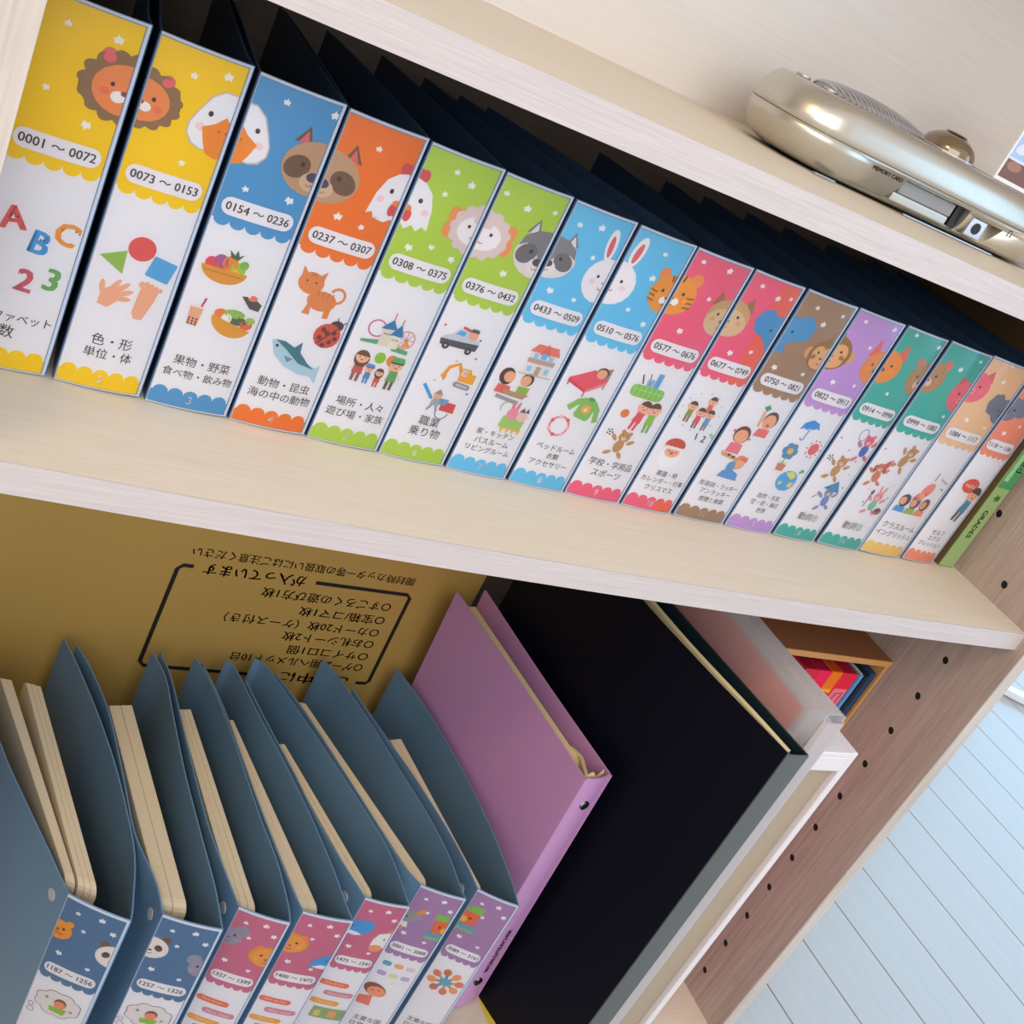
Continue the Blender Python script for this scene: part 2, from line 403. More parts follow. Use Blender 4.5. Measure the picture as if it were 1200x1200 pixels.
        ec = dict(tiger=(240, 150, 90), bear=(226, 130, 120), dog=(170, 120, 80), lion2=(240, 140, 84), monkey=(226, 170, 120), pig=(232, 100, 120), fox=(238, 112, 100), mouse=(158, 150, 170), panda=(120, 86, 70), cheetah=(240, 160, 44))[kind]
        if kind == 'lion2': E(0, 2, 22, 17, (226, 158, 40))
        for s_ in (-1, 1):
            if kind in ('fox', 'pig', 'dog'): P([(s_ * 6, 12), (s_ * 13, 25 if kind == 'fox' else 20), (s_ * 18, 8)], ec)
            elif kind == 'monkey': E(s_ * 17, 0, 6, 6, ec)
            elif kind == 'mouse': E(s_ * 14, 14, 9, 9, ec)
            else: E(s_ * 12, 14, 5, 5, ec)
        E(0, 0, 18 if kind != 'pig' else 19.5, 15.5, c)
        if kind == 'monkey': P([(-4, 12), (0, 22), (4, 12)], (150, 130, 60)); E(-6, 1, 8, 8, (232, 178, 124)); E(6, 1, 8, 8, (232, 178, 124)); E(0, -6, 13, 8, (232, 178, 124))
        if kind == 'dog': E(0, -4, 17, 11.5, (222, 190, 150))
        if kind == 'panda':
            for s_ in (-1, 1): E(s_ * 7.5, 1, 4, 4.6, (104, 76, 62), rot=s_ * 30)
            E(0, -4, 2.2, 1.2, BL, n=8)
        elif kind in ('bear', 'fox'):
            E(0, -5, 6, 4.6, (238, 196, 168) if kind == 'bear' else c); E(0, -3, 2.6, 2, (96, 84, 112), n=10)
        elif kind == 'tiger':
            for s_ in (-1, 1):
                for q in (0, 4.5, 9): A.line([(x + s_ * 17 * k, z + (1 - q * .8) * k), (x + s_ * 11 * k, z + (0 - q * .8) * k)], 1.3, (150, 110, 50))
            for dx in (-3, 0, 3): A.line([(x + dx, z + 15 * k), (x + dx * .7, z + 10 * k)], 1.1, (110, 70, 30))
            E(-2.8, -5, 3.4, 2.9, (246, 240, 236)); E(2.8, -5, 3.4, 2.9, (246, 240, 236)); E(0, -3, 1.8, 1.2, (110, 70, 60), n=8)
        elif kind == 'pig': E(0, -4, 5, 3.6, (244, 150, 160)); E(-1.6, -4, .9, 1.2, (200, 80, 100), n=6); E(1.6, -4, .9, 1.2, (200, 80, 100), n=6)
        elif kind == 'cheetah':
            for q in range(9): E(-8 + (q * 5) % 17, 9 - q * 2.4, .6, .6, (180, 104, 30), n=5)
            A.arc(x - 4 * k, z - 3 * k, 4 * k, 200, 350, .7, (180, 100, 40), 6); A.arc(x + 4 * k, z - 3 * k, 4 * k, 190, 340, .7, (180, 100, 40), 6); E(0, 0, 2.2, 1.6, (150, 80, 50), n=8)
        else: E(0, -3, 1.9, 1.3, (120, 84, 60), n=8)
        face_base(A, x, z, (6.8 if kind != 'panda' else 7.5) * k, 2.2, cheek=None if kind in ('panda', 'cheetah') else tuple(min(255, int(v * 1.04)) if i else min(255, v + 12) for i, v in enumerate(c)))
        if kind not in ('cheetah', 'fox'): A.arc(x, z - 6.5 * k, 2.2, 200, 340, .6, (170, 90, 70), 5)
    elif kind in ('elephant', 'koala'):
        c = (86, 156, 206) if kind == 'elephant' else (128, 136, 150)
        for s_ in (-1, 1): A.puff(x + s_ * 16 * k, z + 5 * k, 11 * k, 11 * k, 7, c)
        E(0, 0, 15, 13, c)
        if kind == 'elephant':
            P([(-4, -4), (4, -4), (5, -12), (9, -15), (8, -19), (2, -20), (-3, -16), (-4, -10)], c)
        else: E(0, -2, 3, 5, (96, 104, 120))
        face_base(A, x, z, 7 * k, 0)
    elif kind == 'whale':
        P([(-22, -12), (-18, 0), (-8, 8), (6, 12), (16, 14), (22, 8), (22, -2), (16, -10), (6, -13), (-8, -12)], (74, 158, 216))
        P([(-18, -12), (-8, -8), (6, -9), (12, -12), (4, -15), (-10, -14)], (240, 238, 240)); E(-4, 0, 1.2, 1.2, BL, n=8)
    elif kind == 'horse':
        P([(-2, 15), (3, 22), (6, 14)], (240, 160, 90)); P([(-14, 2), (-10, 12), (0, 15), (12, 13), (16, 4), (8, -4), (2, -12), (-8, -14), (-14, -8)], (238, 236, 234))
        E(-6, -12, 8, 6, (240, 158, 110)); E(-1, 4, 1.3, 1.3, BL, n=8)
    elif kind == 'goat':
        P([(6, 14), (14, 22), (18, 17), (10, 10)], (238, 150, 66)); P([(-16, 0), (-6, 12), (8, 14), (18, 6), (8, 0), (4, -8), (-8, -10)], (160, 158, 158))
        P([(-10, -6), (4, -4), (6, -12), (-6, -14)], (238, 236, 234)); E(-6, -15, 8, 5, (240, 146, 90)); E(0, 4, 1.3, 1.3, BL, n=8)
    elif kind == 'parrot':
        P([(-4, 10), (4, 22), (18, 22), (16, 10)], (136, 192, 82)); P([(4, 10), (-4, 22), (-18, 22), (-16, 10)], (136, 192, 82))
        P([(-16, 12), (16, 12), (14, -8), (0, -14), (-14, -8)], (232, 112, 66)); P([(-18, -8), (18, -8), (22, -16), (-22, -16)], (110, 160, 186)); P([(-20, -15), (20, -15), (18, -19), (-18, -19)], (136, 192, 120))
        E(0, -2, 4, 5, (246, 190, 70)); face_base(A, x, z, 7 * k, 2)

def person(A, x, z, h, shirt, hair=(70, 56, 56), pants=(110, 96, 90), skin=(244, 190, 160), long_hair=False, armup=0, hat=None, rot=0):
    """small clip-art figure, feet at (x, z), height h"""
    r = h * .2; l0 = A.l
    for s_ in (-1, 1): A.poly(x, z, 1, [(s_ * h * .02, h * .3), (s_ * h * .13, h * .3), (s_ * h * .12, 0), (s_ * h * .03, 0)], pants, rot); A.l = l0
    A.l = l0
    for s_ in (-1, 1):
        dz = h * .28 if (armup and (armup == 2 or s_ == armup)) else -h * .18
        A.poly(x, z, 1, [(s_ * h * .1, h * .58), (s_ * h * .13, h * .5), (s_ * h * .27, h * .5 + dz * .9), (s_ * h * .22, h * .54 + dz)], skin, rot); A.l = l0
    A.l = l0 + 1
    A.poly(x, z, 1, [(-h * .12, h * .6), (h * .12, h * .6), (h * .16, h * .26), (-h * .16, h * .26)], shirt, rot)
    c, sn = math.cos(R_(rot)), math.sin(R_(rot))
    def T(u, v): return x + u * c - v * sn, z + u * sn + v * c
    hx, hz = T(0, h * .78)
    if long_hair: A.ell(*T(0, h * .72), r * 1.15, r * 1.35, hair, n=14)
    A.ell(hx, hz, r, r * .98, skin, n=14)
    A.ell(hx, hz, r * 1.04, r * 1.04, hair, rot=rot, n=12, a0=8, a1=172)
    for s_ in (-1, 1): A.ell(*T(s_ * r * .4, h * .76), h * .016 + .12, h * .016 + .12, BL, n=6); A.l -= 1
    A.l += 1; A.ell(*T(0, h * .69), r * .28, r * .12, (214, 96, 90), n=6)
    if hat: A.poly(x, z, 1, [(-r * 1.2, h * .86), (r * 1.2, h * .86), (r * .8, h * 1.02), (-r * .8, h * 1.02)], hat, rot)

def beast(A, x, z, h, col, shirt=None, rot=0, ears='round', ball=False):
    """small clip-art animal on two legs, centre (x, z)"""
    l0 = A.l
    def T(u, v):
        c, sn = math.cos(R_(rot)), math.sin(R_(rot)); return x + u * c - v * sn, z + u * sn + v * c
    for a_, b_ in ((-.38, .1), (.38, .12), (-.28, -.5), (.26, -.45)): A.ell(*T(h * a_, h * b_), h * .17, h * .08, col, rot=rot + (35 if a_ * b_ > 0 else -35), n=10); A.l = l0
    A.ell(*T(0, -h * .15), h * .2, h * .26, shirt or col, rot=rot, n=14)
    for s_ in (-1, 1):
        if ears == 'long': A.ell(*T(s_ * h * .12, h * .55), h * .06, h * .2, col, rot=rot - s_ * 12, n=10)
        elif ears == 'flop': A.ell(*T(s_ * h * .24, h * .2), h * .08, h * .17, (150, 90, 70), rot=rot, n=10)
        else: A.ell(*T(s_ * h * .17, h * .42), h * .08, h * .08, col, n=10)
        A.l -= 1
    A.l += 1; A.ell(*T(0, h * .24), h * .24, h * .21, col, n=14); A.ell(*T(0, h * .18), h * .1, h * .08, (240, 214, 186), n=10)
    for s_ in (-1, 1): A.ell(*T(s_ * h * .09, h * .28), h * .025, h * .025, BL, n=6); A.l -= 1
    A.l += 1; A.ell(*T(0, h * .2), h * .035, h * .025, BL, n=6)
    if ball:
        A.l = l0; A.ell(x - h * .62, z + h * .3, h * .17, h * .17, (236, 234, 234), n=14)
        for q in range(6): A.ell(x - h * .62 + (h * .1 * math.cos(q * 1.256) if q else 0), z + h * .3 + (h * .1 * math.sin(q * 1.256) if q else 0), h * .038, h * .038, (60, 56, 60), n=5); A.l -= 1

SKIN = (240, 176, 140)
def item(A, kind, a, b, k=1.0):
    x = A.W * a; z = A.H * (1 - b); A.at(3)
    def E(dx, dz, rx, rz, c, rot=0, n=16): A.ell(x + dx * k, z + dz * k, rx * k, rz * k, c, rot, n)
    def P(pts, c, rot=0): A.poly(x, z, k, pts, c, rot)
    def Rb(dx, dz, wd, ht, r, c, rot=0): A.rbox(x + dx * k, z + dz * k, wd * k, ht * k, r * k, c, rot)
    def Ln(pts, wd, c): A.line([(x + p[0] * k, z + p[1] * k) for p in pts], wd * k, c)
    if kind == 'letters':
        for t, da, db, c, r in (('A', .269, .571, (226, 96, 92), 10), ('B', .578, .621, (70, 160, 220), -8), ('C', .80, .58, (240, 156, 66), -12), ('1', .0, .70, (204, 176, 160), 0), ('2', .53, .733, (206, 92, 110), -4), ('3', .788, .715, (110, 176, 92), -6)):
            A.at(3); A.text(t, A.W * da, A.H * (1 - db), 13, 13.5, c, r, bold=.7)
        A.at(6)
        for u, v in ((.25, .565), (.31, .565), (.57, .61), (.6, .61), (.88, .565), (.92, .57)): A.ell(A.W * u, A.H * (1 - v), .5, .6, BL, n=6); A.l = 6
    elif kind == 'shapes':
        A.ell(A.W * .486, A.H * (1 - .556), 8, 7.6, (226, 92, 88), n=28); A.at(3)
        A.poly(A.W * .224, A.H * (1 - .608), 1, [(-8, 1), (6, 8), (7, -7)], (150, 190, 80)); A.at(3)
        A.rbox(A.W * .76, A.H * (1 - .602), 15, 13.5, 1, (92, 170, 222), -12)
    elif kind == 'hand':
        P([(-6, -7), (0, -8), (5, -2), (5, 3), (-1, 6), (-6, 2)], SKIN)
        for dx, dz, l, r in ((-6, 4.5, 4.5, 100), (1, 7, 5, 62), (5, 6.5, 5.5, 45), (7.5, 3.5, 5, 28), (7.5, -.5, 4.5, 10)): A.l = 3; E(dx, dz, l, 1.7, SKIN, rot=r, n=12)
    elif kind == 'foot':
        P([(-5, 9), (0, 11), (6, 9), (5, 2), (2, -6), (1, -12), (-4, -12), (-6, -8), (-5, 0)], SKIN)
        for q in range(5): A.l = 3; E(-5 + q * 2.9, 11.5 - abs(q - 1) * .7, 1.9 - q * .15, 2.1 - q * .15, SKIN, n=10)
    elif kind == 'basket':
        for dx, dz, r, c in ((-9, 2, 4.5, (226, 84, 84)), (-4, 5, 4.5, (170, 96, 150)), (2, 5, 5, (238, 140, 50)), (8, 2, 5, (160, 204, 70)), (-2, 1, 4.5, (232, 100, 70)), (5, -1, 4.5, (246, 190, 60)), (11, 6, 3, (130, 186, 80))): E(dx, dz, r, r, c); A.l = 3
        A.l = 4; P([(1, 9), (-1, 14), (3, 11), (4, 15), (6, 11), (9, 13), (6, 8)], (70, 110, 70)); A.ell(x, z, 15 * k, 10 * k, (224, 156, 60), 0, 16, 180, 360); Ln([(-13, -3), (13, -3)], .8, (196, 128, 44))
    elif kind == 'boba':
        P([(-5, 8), (5, 8), (4, -8), (-4, -8)], (232, 172, 140)); Rb(0, 8.5, 12, 2, .8, (236, 226, 222)); Ln([(3, 9), (4.5, 17)], 1.6, (200, 70, 90))
        for q in range(9): A.l = 5; E(-3 + (q % 3) * 2.8, -6.5 + (q // 3) * 2.2, .9, .9, (110, 74, 60), n=7)
    elif kind == 'bowl':
        for dx, dz, rx, rz, c in ((-10, 6, 5, 4, (236, 130, 60)), (0, 8, 8, 3.5, (150, 190, 90)), (-5, 3, 4, 4.4, (244, 240, 236)), (4, 3, 7, 3.6, (90, 110, 80)), (11, 1, 5, 4, (232, 110, 80)), (13, 5, 4, 3, (166, 200, 100))): E(dx, dz, rx, rz, c); A.l = 4
        A.l = 5; A.ell(x, z + 1 * k, 16 * k, 12 * k, (226, 160, 56), -14, 18, 184, 356)
    elif kind == 'sushi':
        P([(-9, 4), (0, 5), (9, 0), (8, -6), (0, -5)], (92, 84, 84), 0); E(0, 4, 4, 2.5, (240, 130, 110)); E(-3, 5, 1.2, 1.2, (246, 240, 236), n=6)
    elif kind == 'cat':
        c = (226, 140, 80); E(5, -4, 10, 7, c); A.l = 3; P([(-3, -6), (-1, -6), (0, -15), (-5, -15)], c); A.l = 3; P([(9, -6), (13, -4), (13, -15), (9, -15)], c); A.l = 3
        A.arc(x + 14 * k, z + 2 * k, 5 * k, -90, 160, 1.8 * k, c, 10); A.l = 4
        for s_ in (-1, 1): P([(-6 + s_ * 3, 11), (-6 + s_ * 8, 16), (-6 + s_ * 7.5, 8)], c); A.l = 4
        E(-6, 6, 8.5, 7.5, c)
        for s_ in (-1, 1): E(-6 + s_ * 3, 7, .7, .7, BL, n=6); A.l -= 1
        for q in range(4): A.l = 5; Ln([(1 + q * 3.4, 2.6), (1.2 + q * 3.4, -1)], .7, (200, 112, 56))
        for q in range(3): A.l = 6; Ln([(-7.5 + q * 1.6, 13), (-7.3 + q * 1.4, 10.5)], .6, (200, 112, 56))
    elif kind == 'fish':
        P([(-16, 8), (-8, 9), (2, 5), (10, -2), (16, -4), (18, -1), (17, -8), (19, -14), (14, -10), (6, -10), (-4, -7), (-12, -1)], (178, 208, 222), 0)
        P([(-14, 8.6), (-8, 9), (2, 5), (10, -2), (15, -5), (4, -3), (-6, 4)], (70, 124, 140)); P([(-2, 6), (2, 11), (3, 4)], (70, 124, 140)); P([(-6, 0), (0, -1), (-3, -4)], (110, 150, 170)); E(-12, 5, 1, 1, BL, n=7)
    elif kind == 'ladybug':
        E(4, 8, 5, 4, (90, 70, 70)); E(0, 0, 9.5, 9, (214, 92, 70)); Ln([(6, 7), (-6, -7)], .8, (90, 60, 60))
        for dx, dz in ((-4, 4), (3, -4), (-5, -2), (4, 3), (-1, -7), (6, -1), (-1, 2)): A.l = 6; E(dx, dz, 1.8, 1.8, (120, 64, 58), n=9)
        Ln([(4, 10), (3, 14)], .7, BL); Ln([(7, 9), (10, 12)], .7, BL)
    elif kind == 'castle':
        A.arc(x - 10 * k, z + 2 * k, 6 * k, 0, 360, 1 * k, (206, 96, 140), 16); A.arc(x + 13 * k, z - 1 * k, 6.5 * k, 0, 360, .8 * k, (226, 150, 120), 16)
        for q in range(4): A.l = 4; Ln([(13 - 6 * math.cos(q * .785), -1 - 6 * math.sin(q * .785)), (13 + 6 * math.cos(q * .785), -1 + 6 * math.sin(q * .785))], .5, (214, 120, 150))
        A.l = 5; P([(-18, -8), (-4, -5), (-4, -9), (-18, -10)], (100, 170, 120)); P([(6, -7), (18, -9), (18, -12), (5, -11)], (100, 170, 120))
        Rb(-2, -3, 8, 12, .5, (226, 216, 196)); Rb(5, -5, 7, 9, .5, (236, 228, 212)); P([(-8, 3), (-1, 11), (4, 4)], (58, 130, 180)); P([(0, 0), (6, 9), (10, 0)], (58, 130, 180))
        Ln([(-1, 11), (-1, 16)], .6, (214, 80, 80)); Ln([(6, 9), (6, 13)], .6, (214, 80, 80)); P([(11, -6), (17, -6), (14, 0)], (240, 160, 80))
        for q in range(3): A.l = 9; E(-4 + q * 2, 0, .6, .6, BL, n=6); A.l = 9; E(3 + q * 2, -3, .6, .6, BL, n=6)
    elif kind == 'family':
        E(0, 9, 4, 4.3, (150, 196, 66)); E(9, 9, 4, 4.3, (238, 140, 62)); A.l = 3
        person(A, x - 12 * k, z - 12 * k, 24 * k, (206, 92, 92), (120, 80, 60), (150, 110, 90), long_hair=True); A.l = 3
        person(A, x + 14 * k, z - 13 * k, 25 * k, (110, 170, 100), (90, 70, 60), (110, 96, 80), hat=(100, 180, 110), armup=-1); A.l = 4
        person(A, x - 4 * k, z - 12 * k, 15 * k, (90, 140, 196), (110, 80, 60), (90, 140, 196), hat=(90, 150, 210)); A.l = 4
        person(A, x + 4 * k, z - 13 * k, 15 * k, (214, 92, 84), (110, 80, 60), (214, 92, 84), long_hair=True)
    elif kind == 'police':
        P([(-16, -2), (-9, 2), (-5, 7), (6, 7), (12, 2), (16, 0), (16, -6), (-16, -8)], (206, 210, 222)); P([(-17, -4), (16, -2), (15, -8), (-16, -9)], (92, 88, 96)); P([(-7, 2), (-4, 6), (1, 6), (1, 2)], (96, 176, 228)); Ln([(-3, 9), (8, 7)], 2.2, (222, 84, 76))
        E(8, 4.5, 4.2, 4, SKIN); P([(4, 7), (12, 7), (11, 10), (5, 10)], (92, 96, 110))
        for dx in (-11, 9): A.l = 8; E(dx, -9, 3, 3, (70, 66, 70)); E(dx, -9, 1.2, 1.2, (180, 180, 186), n=8)
    elif kind == 'digger':
        Ln([(-14, -4), (-12, 5), (-4, 10), (2, 0)], 3.4, (240, 160, 50)); P([(-17, -3), (-11, -2), (-12, -8)], (240, 160, 50)); P([(0, -5), (16, -6), (16, 3), (10, 3), (9, 7), (0, 7)], (244, 172, 50)); Rb(4, 3, 6, 6, .5, (210, 216, 210)); E(5, 3, 2, 2, SKIN, n=8); Rb(6, -9, 17, 5, 2.5, (150, 150, 154), -6); Rb(6, -9, 12, 2, 1, (200, 200, 204), -6)
    elif kind == 'firefighter':
        Ln([(-20, 12), (-9, 1)], 3, (76, 160, 216)); P([(2, 1), (16, 0), (17, -9), (2, -8)], (214, 84, 84)); P([(-2, 3), (8, 3), (6, -3), (-4, -3)], (120, 160, 196)); A.arc(x + 6 * k, z - 10 * k, 6 * k, 180, 360, .8, (130, 130, 140), 8)
        E(-4, 5, 4, 4, SKIN); P([(-8, 6), (-4, 11), (0, 6)], (150, 150, 160)); P([(-7, 2), (-1, 2), (0, -5), (-8, -5)], (170, 172, 180)); Ln([(-6, -5), (-9, -10)], 1.8, (150, 152, 160)); Ln([(-2, -5), (0, -10)], 1.8, (150, 152, 160))
    elif kind == 'house':
        Rb(0, -4, 24, 20, .5, (238, 226, 220)); P([(-14, 5), (-9, 12), (10, 12), (14, 5)], (232, 130, 110)); P([(-5, 4), (0, 14), (5, 4)], (226, 116, 100)); Rb(0, -2, 25, 4, .3, (196, 168, 156))
        for dx, dz in ((-7, 2), (7, 2), (-8, -9), (8, -9)): A.l = 7; Rb(dx, dz, 4, 4.5, .3, (150, 206, 240))
        Rb(0, 3, 5, 5, .3, (110, 190, 240)); Rb(0, -10, 4.5, 8, .3, (180, 170, 160)); Ln([(-15, -14), (15, -14)], .8, (190, 180, 180))
    elif kind == 'couple':
        E(-8, 4, 6, 7, (90, 66, 60)); E(-6, 4, 4.5, 4.5, SKIN); P([(-12, -3), (-2, -3), (0, -10), (-13, -10)], (226, 110, 104)); A.l = 3; E(9, 5, 5.4, 5.4, (90, 66, 60)); E(8, 4, 4.5, 4.4, SKIN); P([(4, -1), (14, -1), (14, -8), (4, -8)], (150, 186, 80))
        P([(-6, -6), (16, -7), (12, -11), (-6, -10)], (190, 150, 120)); P([(-10, -11), (10, -13), (10, -16), (-10, -14)], (160, 160, 164))
    elif kind == 'bunnies':
        Rb(2, -8, 20, 10, 1, (170, 206, 110), -6); 
        for q in range(4): A.l = 4; P([(-6 + q * 5, -12), (-2 + q * 5, -12), (-4 + q * 5, -17)], (244, 180, 80))
        A.l = 5; E(-3, 6, 1.4, 5, (240, 130, 150), 8); E(1, 6, 1.4, 5, (240, 130, 150), -8); E(-1, 0, 5, 4.6, (240, 150, 166)); E(8, -1, 5, 4, (240, 200, 190)); P([(4, 3), (7, 7), (9, 3), (11, 7), (13, 3)], (110, 90, 110)); A.arc(x - 8 * k, z + 4 * k, 5 * k, 90, 220, .7, (130, 190, 130), 6)
    elif kind == 'bed':
        P([(3, 6), (14, 10), (14, -2), (6, -4)], (176, 140, 116)); P([(-16, -4), (0, 6), (14, 0), (0, -10)], (232, 96, 110)); P([(-16, -4), (0, -10), (0, -12), (-16, -7)], (214, 80, 92)); P([(0, -10), (14, 0), (14, -3), (0, -12)], (240, 140, 150)); E(7, 5, 5, 4.2, (96, 70, 60)); E(6.5, 4.2, 4.2, 3.6, SKIN)
        for dx, dz in ((-15, -8), (0, -14), (13, -5)): A.l = 3; Ln([(dx, dz + 2), (dx, dz - 1.5)], 1.2, (170, 130, 110))
    elif kind == 'sweater':
        Rb(0, -1, 15, 17, 3, (142, 196, 100), -10); A.l = 3; Ln([(-3, 6), (-9, 4), (-15, -3)], 5, (142, 196, 100)); A.l = 3; Ln([(4, 5), (10, 0), (13, -10)], 5, (142, 196, 100)); A.l = 4; E(1, 7.5, 3.4, 1.6, (110, 166, 80), -10); E(0, -1, 4.5, 4, (240, 176, 90)); E(0, -1.5, 2, 1.6, (246, 226, 200), n=8)
    elif kind == 'bracelet':
        A.arc(x, z, 9 * k, 0, 360, 1.8 * k, (232, 130, 140), 18)
        for q in range(7): A.l = 4; E(9 * math.cos(q * .9), 9 * math.sin(q * .9), 1.9, 1.9, (226, 96, 110) if q % 2 else (244, 190, 190), n=8)
    elif kind == 'pencase':
        Ln([(-8, 1), (-11, 8)], 1.2, (90, 90, 110)); A.l = 3; Ln([(-2, 1), (-5, 10)], .9, (170, 110, 90)); A.l = 3; Rb(4, 6, 5, 12, .5, (110, 170, 214)); A.l = 3; Rb(-2, 3, 6, 6, .5, (150, 190, 214)); A.l = 5; Rb(0, -5, 30, 10, 4, (140, 200, 96))
        for q in range(6): A.l = 6; Ln([(-12 + q * 4.6, -.5), (-12 + q * 4.6, -9.5)], .5, (196, 226, 150))
        A.l = 7; Ln([(-14, -4), (14, -4)], .5, (196, 226, 150))
    elif kind == 'kids':
        E(-14, -2, 3.2, 3.2, (226, 130, 70), n=12); A.l = 3; person(A, x - 4 * k, z - 12 * k, 23 * k, (230, 92, 110), (110, 76, 64), (230, 92, 110), rot=-8, armup=2); A.l = 3; person(A, x + 8 * k, z - 12 * k, 23 * k, (150, 196, 80), (110, 76, 64), (130, 180, 80), rot=4, armup=2)
    elif kind == 'ballbear': beast(A, x + 3, z, 20 * k, (200, 150, 96), None, -8, ball=True)
    elif kind == 'party':
        for q, (dx, dz, c) in enumerate([(5, 6, (226, 120, 100)), (-9, -1, (150, 160, 90)), (9, -4, (110, 160, 200)), (0, -4, (226, 96, 110))]): A.l = 3 + q; person(A, x + dx * k, z + (dz - 9) * k, 17 * k, c, (110, 76, 64), (150, 110, 90), armup=2)
        for q in range(12): A.l = 3; E(17 * math.cos(q * .52), 15 * math.sin(q * .52), .6, .6, [(230, 120, 120), (130, 190, 120), (120, 160, 220)][q % 3], n=5)
    elif kind == 'numbers12':
        A.text('1', x - 5, z, 5, 6, (80, 90, 110), 14, bold=.25); A.text('2', x + 4, z - 1, 6, 6, (80, 90, 110), -4, bold=.25); A.l = 3; Rb(11, 3, 7, 3, 1, (170, 210, 160), -30)
    elif kind == 'beard':
        E(0, 6, 10, 7, (206, 92, 72)); E(10, 3, 2.8, 2.8, (240, 236, 236)); A.puff(x, z - 5 * k, 11.5 * k, 10 * k, 12, (244, 242, 244)); E(0, 0, 7.5, 5, (240, 184, 156)); P([(-9, 5), (9, 5), (9, 2.5), (-9, 2.5)], (240, 234, 234)); E(0, -1, 2, 1.6, (226, 110, 90), n=8); E(-3.5, .5, .8, .8, BL, n=6); A.l -= 1; E(3.5, .5, .8, .8, BL, n=6)
    elif kind == 'cheer':
        Ln([(-6, -4), (-7, 9)], 2.6, SKIN); P([(-10, 12), (-6, 15), (-3, 12), (-6, 9)], (90, 160, 100)); E(3, 3, 7.5, 7.5, (100, 72, 64)); E(2.5, 1.5, 6.6, 6.4, SKIN); P([(-4, -5), (8, -5), (8, -12), (-6, -12)], (236, 120, 120)); E(2.5, -1.5, 2, 1.2, (206, 80, 80), n=8)
    elif kind == 'girl':
        E(0, 5, 8, 8, (120, 80, 70)); E(0, 3.5, 6.6, 6.2, SKIN); P([(-6, -3), (6, -3), (7, -12), (-7, -12)], (236, 130, 140)); P([(-10, -12), (6, -14), (10, -18), (-8, -16)], (214, 170, 130)); Rb(-1, -14, 3, 2, .3, (90, 80, 90)); A.l -= 1; Rb(4, -15, 3, 2, .3, (90, 80, 90)); E(9, 3, 1.2, 1.2, (220, 90, 100), n=6); E(-9, 7, 1.2, 1.2, (220, 90, 100), n=6)
    elif kind == 'teacher':
        E(3, 6, 6, 6.5, (236, 150, 96)); E(4, 5, 5, 5, SKIN); P([(0, 9), (9, 12), (10, 7)], (230, 120, 80)); E(-3, 1, 4, 5, (110, 160, 206)); P([(-11, -9), (-8, -3), (0, -1), (8, -4), (10, -10)], (104, 160, 214))
    elif kind == 'umbrella':
        P([(-10, 0), (-7, 6), (0, 9), (7, 6), (10, 0), (6, 1.5), (3, 0), (0, 1.5), (-3, 0), (-6, 1.5)], (76, 154, 220), 10); Ln([(0, 1), (-1, -8)], .9, (70, 130, 190)); A.arc(x - 2.6 * k, z - 8 * k, 1.8 * k, 180, 360, .9 * k, (70, 130, 190), 6)
    elif kind == 'sun':
        for q in range(10): A.l = 3; E(8.5 * math.cos(q * .628), 8.5 * math.sin(q * .628), 1.1, 1.1, (232, 120, 120), n=6)
        E(0, 0, 6, 6, (232, 110, 112))
    elif kind == 'flower':
        Ln([(0, 2), (-1, -8)], 1, (120, 180, 90)); P([(-6, -5), (0, -7), (6, -5), (0, -8)], (140, 190, 90))
        for q in range(6): A.l = 4; E(5 * math.cos(q * 1.047), 5 + 5 * math.sin(q * 1.047), 3.6, 3.6, (100, 150, 190), n=10)
        E(0, 5, 3.2, 3.2, (240, 190, 90)); P([(-5, -8), (5, -8), (4, -15), (-4, -15)], (206, 140, 120))
    elif kind == 'globe':
        E(0, 0, 12, 10.5, (96, 170, 226)); P([(-6, 8), (2, 10), (8, 6), (4, 2), (-2, 5)], (236, 222, 100)); P([(4, -1), (10, 0), (8, -6), (3, -5)], (236, 222, 100)); P([(-9, -2), (-4, -1), (-6, -6)], (236, 222, 100)); P([(8, 10), (11, 14), (15, 12), (10, 9)], (110, 180, 100))
    elif kind == 'racket':
        beast(A, x + 2, z - 1, 21 * k, (236, 110, 130), (90, 110, 190), 5); A.l = 3; A.arc(x - 8 * k, z + 8 * k, 4 * k, 0, 360, .9, (120, 150, 200), 12, 5 * k); Ln([(-8, 3), (-6, -2)], 1, (120, 150, 200))
    elif kind == 'wizard':
        beast(A, x, z - 3, 19 * k, (140, 150, 190), (120, 150, 200), 6); A.l = 9; P([(-9, 5), (9, 3), (4, 5), (2, 13), (-4, 6)], (90, 150, 190)); Ln([(-14, -5), (-9, 1)], .8, (190, 120, 110))
    elif kind == 'dancebear': beast(A, x, z, 22 * k, (200, 150, 104), None, -22)
    elif kind == 'dancedog': beast(A, x, z, 21 * k, (214, 130, 104), None, 6, ears='flop'); A.l = 9; P([(0, 8), (6, 15), (7, 7)], (226, 90, 90))
    elif kind == 'cookbunny': beast(A, x, z, 21 * k, (240, 150, 160), (130, 200, 170), -4, ears='long'); A.l = 3; Ln([(-10, -6), (-9, 6)], 1, (110, 100, 110)); E(-9, 8, 1.8, 2.6, (110, 100, 110), n=8); A.l = 4; E(10, -8, 5, 3.4, (160, 130, 120)); E(10, -7, 3.6, 2, (120, 96, 90), n=10)
    elif kind == 'class':
        E(4, 8, 5, 7, (240, 150, 140), -30); P([(-6, -1), (-3, 4), (6, 6), (3, -4)], (232, 110, 130)); E(1, 2, 3.4, 3.4, SKIN); A.l = 4
